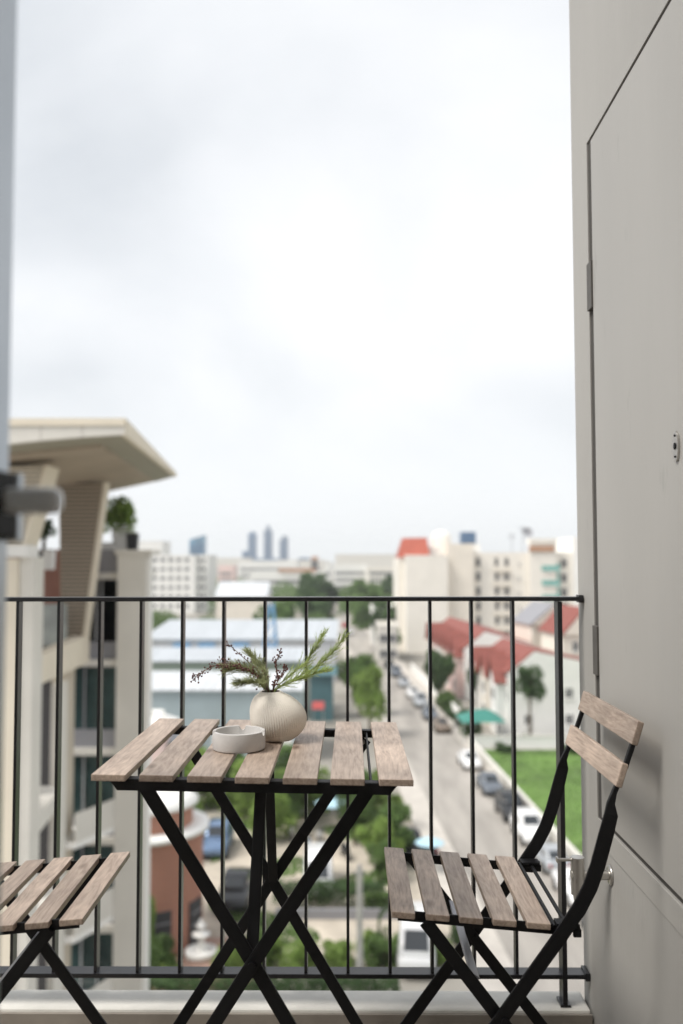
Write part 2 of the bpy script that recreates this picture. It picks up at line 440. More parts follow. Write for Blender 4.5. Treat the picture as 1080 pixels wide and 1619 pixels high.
def link(name, me, parent=None, loc=None, rot=None):
    o = bpy.data.objects.new(name, me)
    COL.objects.link(o)
    if parent is not None:
        o.parent = parent
    if loc is not None:
        o.location = loc
    if rot is not None:
        o.rotation_euler = rot
    return o
def tag(o, label=None, cat=None, group=None, kind=None):
    if label: o['label'] = label
    if cat: o['category'] = cat
    if group: o['group'] = group
    if kind: o['kind'] = kind
    return o
def thing(name, label, cat, loc=(0, 0, 0), rz=0.0, group=None):
    o = bpy.data.objects.new(name, None)
    o.empty_display_size = 0.1
    COL.objects.link(o)
    o.location = loc; o.rotation_euler = (0, 0, rz)
    return tag(o, label, cat, group)
def struct(name, mb, m, label=None, **k):
    return tag(mb.build(name, m, **k), label, None, None, 'structure')
def copy_thing(src, loc, rz, label, scale=None):
    """A copy of a thing with copies of its parts and their sub-parts; mesh data is shared."""
    kids = {}
    for o in COL.objects:
        if o.parent is not None:
            kids.setdefault(o.parent.name, []).append(o)
    def cp(o, par):
        c = o.copy(); COL.objects.link(c)
        if par is not None:
            c.parent = par
        for ch in kids.get(o.name, []):
            cp(ch, c)
        return c
    r = cp(src, None)
    r.location = loc; r.rotation_euler = (0, 0, rz)
    if scale: r.scale = scale
    r['label'] = label
    return r
def at(px, d):
    """Ground plan position of something seen at photo column px at the distance d."""
    return (px - 552.0) / FPX * d, d

# ---------------------------------------------------------------- balcony shell and room
struct('balcony_floor', MB().box(-3.4, 0.56, 0.6, 2.112, -0.15, 0.0), M['floor'])
struct('curb_shade_strip', MB().box(-3.39, 0.556, 2.1065, 2.1135, 0.0005, 0.0255), M['floor'])  # darker strip added on the curb front, its colour standing in for shade
cb = MB().box(-3.4, 0.555, 2.114, 2.211, -0.4, 0.032)
struct('balcony_curb', cb, M['curb'], bevel=0.006)
struct('room_floor', MB().box(-2.0, 1.6, -3.2, 0.598, -0.15, -0.002), mat('pale_room_floor', (0.52, 0.45, 0.37), 0.4, var=0.1, scale=3, stretch=(4, 0.6, 1)))
rw = MB().box(-2.0, 1.6, -3.35, -3.2, 0, 2.7).box(1.6, 1.75, -3.2, 0.6, 0, 2.7).box(0.72, 1.6, 0.5, 0.598, 0, 2.7)
struct('room_wall', rw, M['room'])
struct('room_ceiling', MB().box(-2.0, 1.6, -3.2, 0.6, 2.70, 2.9), M['room'])
struct('end_wall', MB().box(-3.6, -3.4, -3.2, 2.18, -0.4, 1.1), M['wallpaint'])
struct('room_side_wall', MB().box(-2.2, -2.0, -3.2, -2.6, -0.1, 2.7).box(-2.2, -2.0, -0.05, 0.598, -0.1, 2.7).box(-2.2, -2.0, -2.599, -0.051, -0.1, 0.7).box(-2.2, -2.0, -2.599, -0.051, 2.45, 2.7), M['room'])  # out of view; the window opening is added so daylight brightens the room
struct('facade_wall', MB().box(-3.4, -2.2, 0.45, 0.598, -0.1, 2.75), M['wallpaint'])

# right side wall with its access door
wl = thing('balcony_wall', 'warm grey balcony side wall with a flush access door, behind the right chair', 'wall', (0.56, 0, 0))
DZ0, DZ1, DY1, DY0 = 0.50, 2.034, 2.010, 0.98
gapw, gapy = 0.0125, 0.040
w_ = MB()
# wall built round the door opening; the outer corner is rounded by a strip of facets
w_.box(0, 0.14, 0.6, DY0 - gapy, -0.4, 2.72)
w_.box(0, 0.14, DY0 - gapy, DY1 + gapy, -0.4, DZ0 - gapw)
w_.box(0, 0.14, DY0 - gapy, DY1 + gapy, DZ1 + gapw, 2.72)
rc = 0.028
poly = [(0, DY1 + gapy), (0, 2.215 - rc)]
for k in range(1, 9):
    a = math.pi / 2 * k / 8
    poly.append((rc - rc * math.cos(a), 2.215 - rc + rc * math.sin(a)))
poly += [(0.14, 2.215), (0.14, DY1 + gapy)]
w_.prism(poly, 2, -0.4, 2.72)
w_.build('wall_panel', M['wallpaint'], wl)
MB().box(0.003, 0.13, DY0 - gapy + 0.0005, DY1 + gapy - 0.0005, DZ0 - gapw + 0.0005, DZ1 + gapw - 0.0005).build('joint_backing', M['gap'], wl)
dl = MB().box(-0.002, 0.018, DY0, DY1, DZ0, DZ1).build('access_door', M['doorpaint'], wl, bevel=0.0015)
for z in (0.865, 1.70):
    h = MB().box(-0.006, 0.012, DY1 + 0.001, DY1 + gapy - 0.003, z - 0.055, z + 0.055)
    h.build('hinge', M['hinge'], dl, bevel=0.001)
lk = MB()
pr = []
for k in range(24):
    a = 2 * math.pi * k / 24
    pr.append((1.51 + 0.012 * math.cos(a), 1.262 + 0.026 * math.sin(a)))
lk.prism(pr, 0, -0.006, -0.0025, 0)
pr = [(1.51 + 0.0045 * math.cos(2 * math.pi * k / 12), 1.262 + 0.006 * math.sin(2 * math.pi * k / 12)) for k in range(12)]
lk.prism(pr, 0, -0.0075, -0.0055, 1)
for zz in (0.018, -0.018):
    pr = [(1.51 + 0.002 * math.cos(2 * math.pi * k / 8), 1.262 + zz + 0.002 * math.sin(2 * math.pi * k / 8)) for k in range(8)]
    lk.prism(pr, 0, -0.0075, -0.0055, 1)
lk.build('lock', [M['steel'], M['blackplastic']], dl)
# narrow frame band under the door
MB().box(-0.0025, 0.001, DY0, DY1 - 0.0, 0.438, DZ0 - gapw - 0.001).build('sill_band', M['doorpaint'], wl, bevel=0.001)

# railing
rl = thing('balcony_railing', 'black flat-bar balcony railing in front of the street view', 'railing', (0, 2.152, 0))
MB().box(-3.39, 0.558, -0.02, 0.02, 0.971, 0.981).build('top_rail', M['rail'], rl, bevel=0.0012)
MB().box(-3.39, 0.558, -0.02, 0.02, 0.094, 0.104).build('bottom_rail', M['rail'], rl, bevel=0.0012)
bal = MB().box(-0.0035, 0.0035, -0.014, 0.014, 0.104, 0.971).mesh('baluster', M['rail'], bevel=0.0008)
for i in range(-33, 5):
    link('baluster', bal, rl, (-0.0045 + 0.0989 * i, 0, 0))
pst = MB().box(-0.0055, 0.0055, -0.0195, 0.0195, 0.033, 0.97).box(-0.012, 0.012, -0.022, 0.022, 0.0325, 0.038).mesh('post', M['rail'], bevel=0.0008)
link('post', pst, rl, (0.5005, -0.003, 0)); link('post', pst, rl, (-3.37, -0.003, 0))
MB().box(0.548, 0.559, -0.014, 0.014, 0.967, 0.985).build('wall_bracket', M['rail'], rl, bevel=0.001)
MB().box(0.548, 0.559, -0.022, 0.022, 0.090, 0.108).build('wall_bracket', M['rail'], rl, bevel=0.001)

# ---------------------------------------------------------------- folding table
TX, TY0 = -0.178, 1.541
tb = thing('folding_table', 'slatted wooden folding table with black steel crossed legs by the railing', 'table', (TX, TY0 + 0.27, 0))
tb.rotation_euler = (0, R(0.95), 0)
sw, pitch, tl = 0.0586, 0.0819, 0.54
slat = MB().box(-sw / 2, sw / 2, -tl / 2, tl / 2, 0.6885, 0.70).mesh('slat', M['wood'], bevel=0.0015)
for i in range(7):
    link('slat', slat, tb, ((i - 3) * pitch, random.uniform(-0.002, 0.002), 0), (0, 0, R(random.uniform(-0.2, 0.2))))
def trapez(y, flip):
    m_ = MB()
    m_.prism([(-0.252, 0.6875), (0.252, 0.6875), (0.236, 0.668), (-0.236, 0.668)], 1, y - 0.0015, y + 0.0015)
    yy = (y + 0.0016, y + 0.020) if flip else (y - 0.020, y - 0.0016)
    m_.box(-0.252, 0.252, yy[0], yy[1], 0.6845, 0.6878)
    return m_
trapez(-0.247, True).build('frame_rail', M['black'], tb)
trapez(0.247, False).build('frame_rail', M['black'], tb)
for s_ in (-1, 1):
    MB().box(s_ * 0.205 - 0.0015, s_ * 0.205 + 0.0015, -0.225, 0.225, 0.664, 0.684).build('side_bar', M['black'], tb)
    for y in (-0.20, 0.205):
        c = MB()
        c.tube([(s_ * 0.195, y - 0.012, 0.668), (s_ * 0.195, y + 0.012, 0.668)], 0.0055, 10)
        c.build('pivot_bolt', M['steel'], tb)
for y, off in ((-0.204, 1), (0.206, -1)):
    for s_ in (-1, 1):
        yy = y + 0.004 * s_ * off
        m_ = MB().strip([(-s_ * 0.204, yy, 0.672), (0, yy, 0.360), (s_ * 0.223, yy, 0.006)], [0.024] * 3, [0.006] * 3, (1, 0, 0))
        m_.build('leg', M['black'], tb)
        f_ = MB().box(s_ * 0.219 - 0.016, s_ * 0.219 + 0.016, yy - 0.007, yy + 0.007, 0.0, 0.014)
        f_.build('rubber_foot', M['rubber'], tb, bevel=0.002)
    c = MB().tube([(0, y - 0.012, 0.360), (0, y + 0.012, 0.360)], 0.007, 10)
    c.build('pivot_bolt', M['black'], tb)
MB().strip([(-0.006, -0.02, 0.684), (-0.002, -0.196, 0.36)], [0.022, 0.022], [0.005, 0.005], (1, 0, 0)).build('brace', M['black'], tb)
MB().strip([(0.002, 0.02, 0.684), (0.002, 0.196, 0.36)], [0.020, 0.020], [0.005, 0.005], (1, 0, 0)).build('brace', M['black'], tb)

# ---------------------------------------------------------------- folding chairs (built facing -X, front edge of the seat at x = 0)
def make_chair(label, loc, rz):
    """Local axes: +x to the backrest, y across the seat; seat front edge at x=0, centred on y=0."""
    t = thing('folding_chair', label, 'chair', loc, rz, 'slatted folding chairs at the table')
    L2 = 0.1785
    tilt = R(4.5)
    sm_ = MB().box(-0.0208, 0.0208, -L2, L2, -0.0055, 0.0055).mesh('seat_slat', M['wood'], bevel=0.0018)
    for i in range(5):
        x = 0.0208 + 0.0598 * i
        o = link('seat_slat', sm_, t, (x, random.uniform(-0.0015, 0.0015), 0.4445 - x * math.tan(tilt)), (0, tilt, R(random.uniform(-0.25, 0.25))))
    zt = lambda x: 0.4375 - x * math.tan(tilt)
    for s_ in (-1, 1):
        y = s_ * 0.160
        m_ = MB().strip([(0.012, y, zt(0.012)), (0.318, y, zt(0.318) - 0.002)], [0.018] * 2, [0.004] * 2, (0, 0, 1))
        m_.box(0.292, 0.330, y - 0.013, y + 0.013, zt(0.31) + 0.0095, zt(0.31) + 0.0135)
        m_.build('seat_rail', M['black'], t)
        # front leg
        y1 = s_ * 0.170
        m_ = MB().strip([(0.060, y1, 0.429), (0.190, y1, 0.262), (0.392, y1, 0.006)], [0.023] * 3, [0.006] * 3, (1, 0, 0))
        m_.build('front_leg', M['black'], t)
        MB().box(0.394 - 0.016, 0.394 + 0.016, y1 - 0.007, y1 + 0.007, 0.0, 0.012).build('rubber_foot', M['rubber'], t, bevel=0.002)
        # rear leg sweeping up into the backrest post
        y2 = s_ * 0.1785
        pts = [(-0.005, y2, 0.006), (0.195, y2, 0.272), (0.298, y2, 0.410), (0.330, y2, 0.455), (0.350, y2, 0.492), (0.364, y2, 0.53),
               (0.380, y2, 0.585), (0.389, y2, 0.618), (0.390, y2 - s_ * 0.004, 0.637), (0.397, y2 - s_ * 0.006, 0.656),
               (0.418, y2 - s_ * 0.006, 0.702), (0.4415, y2 - s_ * 0.006, 0.769)]
        ws = [0.024, 0.024, 0.025, 0.026, 0.026, 0.026, 0.026, 0.024, 0.014, 0.009, 0.009, 0.009]
        ts = [0.006, 0.006, 0.006, 0.006, 0.006, 0.006, 0.006, 0.006, 0.008, 0.009, 0.009, 0.009]
        MB().strip(pts, ws, ts, (1, 0, 0)).build('rear_leg', M['black'], t)
        MB().box(-0.023, 0.009, y2 - 0.007, y2 + 0.007, 0.0, 0.012).build('rubber_foot', M['rubber'], t, bevel=0.002)
        MB().tube([(0.197, y1 - s_ * 0.008, 0.264), (0.197, y2 + s_ * 0.007, 0.264)], 0.006, 10).build('pivot_bolt', M['black'], t)
        # pawl that locks the seat on the rear leg
        p_ = MB().box(0.300, 0.334, y2 - s_ * 0.012 - 0.003, y2 - s_ * 0.012 + 0.003, 0.412, 0.424)
        p_.box(0.322, 0.336, y2 - s_ * 0.012 - 0.0045, y2 - s_ * 0.012 + 0.0045, 0.402, 0.416)
        p_.build('lock_pawl', M['black'], t, bevel=0.0015)
    bs = MB().box(-0.006, 0.006, -0.186, 0.186, -0.0215, 0.0215).mesh('back_slat', M['wood'], bevel=0.0022)
    lean = math.atan2(0.013, 0.041)
    for (x, z) in ((0.437, 0.7615), (0.408, 0.688)):
        link('back_slat', bs, t, (x, 0, z), (0, lean, 0))
    for x, z in ((0.290, zt(0.29) + 0.004), (0.314, zt(0.314) + 0.004)):
        MB().tube([(x, -0.166, z), (x, 0.166, z)], 0.0038, 8).build('cross_rod', M['black'], t)
    MB().strip([(0.146, -0.17, 0.336), (0.146, 0.17, 0.336)], [0.020] * 2, [0.004] * 2, (0.85, 0, -0.53)).build('leg_strap', M['strap'], t)
    return t
chair = make_chair('wooden slatted folding chair with its backrest against the grey wall', (0.074, 1.787, 0), 0)
copy_thing(chair, (-0.465, 1.752, 0), math.pi + R(1.0), 'wooden slatted folding chair with only its seat front showing at the left edge')

# ---------------------------------------------------------------- vase with sprigs, ashtray
VX, VY, VZ = -0.150, 1.857, 0.7012
vs = thing('vase', 'round ribbed greige ceramic vase holding dried sprigs on the table', 'vase', (VX, VY, VZ))
def vase_profile():
    pts = []
    H, Rm = 0.098, 0.0580
    for k in range(61):
        u = k / 60
        z = H * u
        if u < 0.94:
            r = Rm * (max(0.0, 1 - abs((u - 0.46) / 0.555) ** 2.05)) ** 0.5
        else:
            r = None
        pts.append([r, z])
    rr = Rm * (1 - ((0.94 - 0.46) / 0.555) ** 2.05) ** 0.5
    out = []
    for (r, z) in pts:
        if r is None:
            u = (z / H - 0.94) / 0.06
            r = rr + (0.0215 - rr) * u ** 0.7
        out.append((r, z))
    return out
def SH(z):           # the body leans a little, its mouth off centre
    return -0.013 * (z / 0.098) ** 2 + 0.006 * math.sin(math.pi * z / 0.098)
def build_vase():
    prof = vase_profile()
    n = 480
    ribs = 72
    V, F, MI = [], [], []
    NP = len(prof)
    for i, (r, z) in enumerate(prof):
        u = i / (NP - 1)
        fade = max(0.0, min(1, u * 6)) * max(0.0, min(1, (1 - u) * 14))
        for k in range(n):
            a = 2 * math.pi * k / n
            g = (0.5 + 0.5 * math.cos(ribs * a + 0.3 * math.sin(i * 2.1))) ** 1.6
            d = 0.0009 * (g - 0.4) * fade
            V.append(((r + d) * math.cos(a) + SH(z), (r + d) * math.sin(a), z))
    for i in range(NP - 1):
        for k in range(n):
            F.append((i * n + k, i * n + (k + 1) % n, (i + 1) * n + (k + 1) % n, (i + 1) * n + k)); MI.append(0)
    base = len(V)
    for (r, z) in ((0.019, 0.0978), (0.018, 0.092), (0.030, 0.080), (0.04, 0.05)):
        for k in range(48):
            a = 2 * math.pi * k / 48
            V.append((r * math.cos(a) + SH(z), r * math.sin(a), z))
    # lip ring between the outer rim and the mouth
    top = (NP - 1) * n
    for k in range(n):
        k2 = (k + 1) % n
        j, j2 = k // 10, (k2 // 10) % 48
        if j == j2:
            F.append((top + k, top + k2, base + j))
        else:
            F.append((top + k, top + k2, base + j2, base + j))
        MI.append(0)
    for i in range(3):
        for k in range(48):
            F.append((base + i * 48 + k, base + i * 48 + (k + 1) % 48, base + (i + 1) * 48 + (k + 1) % 48, base + (i + 1) * 48 + k)); MI.append(1)
    F.append(tuple(base + 3 * 48 + k for k in range(48))); MI.append(1)
    F.append(tuple(reversed(range(n)))); MI.append(0)
    me = bpy.data.meshes.new('body')
    me.from_pydata(V, [], F)
    me.materials.append(M['vase']); me.materials.append(M['vasein'])
    me.polygons.foreach_set('material_index', MI)
    me.polygons.foreach_set('use_smooth', [True] * len(F))
    return link('body', me, vs)
build_vase()

def sprig(name, label, pts, kind, seed, dens=1.0, spread=0.03, leafm='fern'):
    """A stem through world points pts with side twigs; needles or berries on them."""
    rnd = random.Random(seed)
    base = Vector(pts[0])
    t = thing(name, label, 'sprig', base, 0, 'sprigs in the vase')
    P = [Vector(p) - base for p in pts]
    # smooth the path
    path = []
    for i in range(len(P) - 1):
        p0, p1, p2, p3 = P[max(i - 1, 0)], P[i], P[i + 1], P[min(i + 2, len(P) - 1)]
        for k in range(6):
            u = k / 6
            path.append(0.5 * ((2 * p1) + (p2 - p0) * u + (2 * p0 - 5 * p1 + 4 * p2 - p3) * u * u + (3 * p1 - p0 - 3 * p2 + p3) * u ** 3))
    path.append(P[-1])
    stem = MB()
    nP = len(path)
    stem.tube(path, [0.0013 - 0.0008 * i / nP for i in range(nP)], 5)
    leaf = MB(); ber = MB()
    def needle(p, d, l, w):
        d = d.normalized()
        u = d.cross(Vector((rnd.uniform(-1, 1), rnd.uniform(-1, 1), rnd.uniform(-1, 1)))).normalized() * w
        leaf.add([p - u, p + u, p + d * l + u * 0.3, p + d * l - u * 0.3], [(0, 1, 2, 3)])
    def berry(p, r):
        vs, fs = [], []
        for (z, q) in ((-1, 0.0), (-0.5, 0.87), (0.5, 0.87), (1, 0.0)):
            for k in range(6):
                a = k * math.pi / 3
                vs.append(p + Vector((q * math.cos(a), q * math.sin(a), z)) * r)
        for i in range(3):
            for k in range(6):
                fs.append((i * 6 + k, i * 6 + (k + 1) % 6, i * 6 + 6 + (k + 1) % 6, i * 6 + 6 + k))
        ber.add(vs, fs, 0, True)
    start = int(nP * 0.3)
    for i in range(start, nP):
        a = (path[min(i + 1, nP - 1)] - path[i - 1]).normalized()
        u = i / nP
        for _ in range(max(1, int(round(2 * dens)))):
            side = Vector((rnd.gauss(0, 1), rnd.gauss(0, 1), rnd.gauss(0.25, 1))).normalized()
            if kind == 'needle':
                d = (a * rnd.uniform(0.9, 1.5) + side * 0.62 + Vector((0, 0, 0.22))).normalized()
            else:
                d = (a * rnd.uniform(0.6, 1.2) + side * 0.8).normalized()
            l = spread * rnd.uniform(0.4, 1.15) * (1.15 - 0.6 * u)
            q = path[i] + d * l + Vector((0, 0, -0.1 * l))
            mid = (path[i] + q) / 2 + Vector((rnd.uniform(-1, 1), rnd.uniform(-1, 1), rnd.uniform(-1, 1))) * l * 0.08
            stem.tube([path[i], mid, q], [0.0006, 0.0005, 0.0003], 4)
            if kind == 'berry':
                berry(q, rnd.uniform(0.0014, 0.0023))
                if rnd.random() < 0.55:
                    berry(mid + d.cross(side) * 0.002, rnd.uniform(0.0012, 0.0018))
            else:
                nn = 9
                for k in range(nn):
                    b = path[i].lerp(q, (k + 1) / nn)
                    for _k in range(2):
                        s2 = Vector((rnd.gauss(0, 1), rnd.gauss(0, 1), rnd.gauss(0, 1))).normalized()
                        needle(b, d * 0.9 + s2 * 0.7, rnd.uniform(0.004, 0.0095), 0.00034)
    stem.build('stem', M['stem'] if kind == 'berry' else M[leafm], t, fix=False)
    if ber.v:
        tag(ber.build('berries', M['berry'], t, fix=False), kind='stuff')
    if leaf.v:
        tag(leaf.build('needles', M[leafm], t, fix=False), kind='stuff')
    return t
mz = VZ + 0.099
def wp(px, py, d):
    d += 0.022
    return Vector(((px - 552) / FPX * d, d, CZ + (885 - py) / FPX * d))
m0 = Vector((VX - 0.008, VY, VZ + 0.06))
def mouth(a, b): return Vector((VX - 0.012 + a, VY + b, mz))
sprig('berry_sprig', 'longest dark berry sprig arching far out over the left of the table', [m0, mouth(-0.006, 0.004), wp(402, 1062, 1.83), wp(368, 1047, 1.82), wp(335, 1053, 1.81), wp(309, 1070, 1.80)], 'berry', 1, 1.6, 0.022)
sprig('berry_sprig', 'dark berry sprig just above the longest one, its tip bare and straight', [m0, mouth(-0.004, -0.006), wp(415, 1066, 1.84), wp(395, 1047, 1.85), wp(374, 1028, 1.86), wp(361, 1017, 1.86)], 'berry', 2, 0.6, 0.016)
sprig('berry_sprig', 'dark berry sprig halfway along the left bunch, drooping', [m0, mouth(-0.007, -0.002), wp(405, 1066, 1.80), wp(378, 1053, 1.79), wp(350, 1050, 1.78)], 'berry', 3, 1.7, 0.022)
sprig('berry_sprig', 'short upright berry sprig in the middle of the vase', [m0, mouth(0.003, 0.003), wp(438, 1066, 1.84), wp(437, 1046, 1.84), wp(443, 1030, 1.84)], 'berry', 4, 0.9, 0.016)
sprig('berry_sprig', 'smallest berry sprig leaning right of the upright one', [m0, mouth(0.005, -0.003), wp(441, 1073, 1.82), wp(448, 1060, 1.82), wp(451, 1053, 1.82)], 'berry', 5, 0.8, 0.012)
sprig('fern_sprig', 'bushy grey-green fern sprig spreading left under the berries', [m0, mouth(-0.008, 0.0), wp(410, 1068, 1.82), wp(388, 1057, 1.81), wp(364, 1056, 1.80)], 'needle', 6, 4.0, 0.048)
sprig('fern_sprig', 'grey-green fern sprig rising behind the berry sprigs', [m0, mouth(-0.004, 0.008), wp(418, 1062, 1.87), wp(406, 1046, 1.89), wp(396, 1034, 1.90)], 'needle', 7, 3.4, 0.042)
sprig('fern_sprig', 'low dark fern sprig drooping beside the vase mouth', [m0, mouth(-0.010, -0.006), wp(412, 1079, 1.79), wp(396, 1077, 1.77), wp(381, 1078, 1.76)], 'needle', 8, 3.0, 0.03)
sprig('green_sprig', 'fresh green sprig reaching farthest to the right', [m0, mouth(0.008, 0.003), wp(468, 1070, 1.83), wp(498, 1054, 1.82), wp(520, 1036, 1.81), wp(541, 1013, 1.80)], 'needle', 9, 1.5, 0.052, 'sprig')
sprig('green_sprig', 'fresh green sprig standing steeper above the right one', [m0, mouth(0.006, 0.007), wp(462, 1064, 1.86), wp(485, 1044, 1.88), wp(498, 1024, 1.89), wp(508, 1008, 1.90)], 'needle', 10, 1.5, 0.046, 'sprig')
sprig('green_sprig', 'lowest fresh green sprig bending right over the vase shoulder', [m0, mouth(0.009, -0.004), wp(465, 1075, 1.81), wp(490, 1066, 1.79), wp(512, 1058, 1.78)], 'needle', 11, 1.8, 0.042, 'sprig')

def build_ashtray():
    t = thing('ashtray', 'round pale concrete ashtray with notched rim beside the vase', 'ashtray', (-0.2165, 1.764, 0.7015))
    n = 144
    prof = [(0.0, 0.0), (0.048, 0.0), (0.0505, 0.0015), (0.0515, 0.005), (0.0515, 0.0335), (0.0508, 0.0352), (0.0492, 0.0358),
            (0.0462, 0.0358), (0.0450, 0.0352), (0.0443, 0.0335), (0.0440, 0.012), (0.042, 0.009), (0.0, 0.0085)]
    nots = [R(88), R(198), R(345)]
    V, F = [], []
    for (r, z) in prof:
        for k in range(n):
            a = 2 * math.pi * k / n
            zz = z
            if z > 0.03:
                for c in nots:
                    dl_ = (a - c + math.pi) % (2 * math.pi) - math.pi
                    arc = dl_ * 0.048
                    if abs(arc) < 0.0062:
                        zz = min(zz, 0.0355 - 0.0085 * math.sqrt(1 - (arc / 0.0062) ** 2))
            V.append((r * math.cos(a), r * math.sin(a), zz))
    for i in range(len(prof) - 1):
        for k in range(n):
            F.append((i * n + k, i * n + (k + 1) % n, (i + 1) * n + (k + 1) % n, (i + 1) * n + k))
    me = bpy.data.meshes.new('bowl'); me.from_pydata(V, [], F); me.materials.append(M['ash'])
    bm = bmesh.new(); bm.from_mesh(me)
    bmesh.ops.remove_doubles(bm, verts=bm.verts, dist=1e-5); bmesh.ops.recalc_face_normals(bm, faces=bm.faces)
    for f in bm.faces: f.smooth = True
    for ed in bm.edges:
        if len(ed.link_faces) == 2 and ed.calc_face_angle() > R(40): ed.smooth = False
    bm.to_mesh(me); bm.free()
    link('bowl', me, t)
build_ashtray()

# ---------------------------------------------------------------- wall tap
tp = thing('wall_tap', 'stainless steel garden tap on the wall behind the right chair', 'tap', (0.56, 1.954, 0.394))
MB().lathe([(0, -0.0005), (0.021, -0.0005), (0.021, -0.003), (0.017, -0.0055), (0.0, -0.0055)], 24).build('flange', M['steel'], tp).rotation_euler = (0, R(90), 0)
MB().tube([(0, 0, 0), (-0.085, 0, 0)], 0.0105, 16).build('pipe', M['steel'], tp)
bd = MB().tube([(-0.071, 0, -0.040), (-0.071, 0, 0.038)], 0.0145, 20)
bd.tube([(-0.071, 0, -0.053), (-0.071, 0, -0.040)], [0.009, 0.011], 16)
bd.build('valve_body', M['steel'], tp)
MB().tube([(-0.078, 0, 0.032), (-0.112, 0, 0.032)], 0.0035, 10).box(-0.116, -0.112, -0.008, 0.008, 0.027, 0.037).build('lever', M['steel'], tp)

# ---------------------------------------------------------------- open glazed door at the left
dr = thing('balcony_door', 'open grey aluminium balcony door seen edge-on at the left, with a lever handle', 'door', (-0.2898, 0.755, 0))
MB().box(-0.055, 0.0, -0.085, 0.0, 0.01, 2.45).build('stile', M['alu'], dr, bevel=0.003)
MB().box(-0.055, 0.0, -0.80, -0.72, 0.01, 2.45).build('stile', M['alu'], dr, bevel=0.003)
MB().box(-0.054, -0.001, -0.7195, -0.0855, 2.36, 2.45).build('door_rail', M['alu'], dr, bevel=0.003)
MB().box(-0.054, -0.001, -0.7195, -0.0855, 0.01, 0.11).build('door_rail', M['alu'], dr, bevel=0.003)
MB().box(-0.032, -0.024, -0.7195, -0.0855, 0.1105, 2.3595).build('pane', mat('door_glass', (0.9, 0.95, 0.95), 0.02, transp=1.0), dr)
MB().box(0.0005, 0.0145, -0.075, -0.022, 1.088, 1.1415).build('lock_case', M['blackplastic'], dr, bevel=0.003)
MB().box(0.0003, 0.0138, -0.016, -0.004, 1.086, 1.143).build('latch_plate', M['alu'], dr, bevel=0.001)
hd = MB()
hd.box(0.015, 0.0620, -0.062, -0.0415, 1.1065, 1.1275)
hd.build('lever_handle', mat('satin_silver', (0.86, 0.88, 0.90), 0.35, 0.15), dr, bevel=0.0092, seg=6)

# ================================================================ the town below
# street axis: x = AX - 0.05 * y; t is measured to the right of it, s away from the balcony
AX, SL = 13.3, 0.05
RZ = math.atan(SL)
def st(t, s): return AX - SL * s + t, s
def sheet(t0, t1, s0, s1, z0, z1):
    a, b, c, d = st(t0, s0), st(t1, s0), st(t1, s1), st(t0, s1)
    q = [a, b, c, d]
    return MB().hexa([(x, y, z0) for x, y in q], [(x, y, z1) for x, y in q])
gr = MB().box(-5000, 5000, -300, 8000, G - 0.6, G)
struct('ground', gr, M['ground'])
struct('road', sheet(-3.2, 3.5, 18, 900, G - 0.3, G + 0.010), M['road'])
struct('pavement', sheet(3.52, 3.88, 18, 94.5, G - 0.3, G + 0.14), M['pave'], bevel=0.02)
struct('pavement', sheet(3.52, 5.45, 94.52, 330, G - 0.3, G + 0.14), M['pave'], bevel=0.02)
struct('pavement', sheet(-5.2, -3.22, 30, 330, G - 0.3, G + 0.14), M['pave'], bevel=0.02)
struct('parking_lot', MB().hexa([(-12, 43.5, G - 0.2), (st(-5.25, 43.5)[0], 43.5, G - 0.2), (st(-5.25, 70)[0], 70, G - 0.2), (-12, 70, G - 0.2)],
                                [(-12, 43.5, G + 0.02), (st(-5.25, 43.5)[0], 43.5, G + 0.02), (st(-5.25, 70)[0], 70, G + 0.02), (-12, 70, G + 0.02)]), M['lot'])
struct('brick_yard', MB().box(-12, -4.4, 40.5, 47.5, G - 0.2, G + 0.045), M['pinkpave'])
lq = [st(4.22, 47), (48, 47), (48, 93.5), st(4.22, 93.5)]
struct('lawn', MB().hexa([(x, y, G - 0.3) for x, y in lq], [(x, y, G + 0.06) for x, y in lq]), M['lawn'])
struct('green_strip', MB().box(-12, 11.0, 35.0, 40.2, G - 0.2, G + 0.03), M['lawn'])
def tufts(name, label, region, n, h, seed, m):
    rnd = random.Random(seed); mb = MB()
    for _ in range(n):
        x, y = region(rnd)
        a = rnd.uniform(0, math.pi); w = rnd.uniform(0.05, 0.14); hh = h * rnd.uniform(0.5, 1.4)
        dx, dy = math.cos(a) * w, math.sin(a) * w
        lx, ly = rnd.uniform(-.1, .1), rnd.uniform(-.1, .1)
        mb.add([(x - dx, y - dy, G), (x + dx, y + dy, G), (x + lx, y + ly, G + 0.06 + hh)], [(0, 1, 2)])
    return tag(mb.build(name, m, fix=False), label, None, None, 'stuff')
def rlawn(r):
    s = r.uniform(48, 93.3); return r.uniform(st(4.3, s)[0], 30), s
tufts('grass', 'grass growing on the walled vacant lot', rlawn, 9000, 0.14, 3, M['grass'])

def rweeds(r):
    while True:
        x, y = r.uniform(-9, 3.8), r.uniform(44, 69)
        if math.sin(x * .9 + 1.7 * math.sin(y * .5)) + math.sin(y * .7 + x * .3) > .9:
            return x, y
tufts('weeds', 'weeds growing in patches on the sandy yard', rweeds, 5000, 0.16, 8, M['grass'])

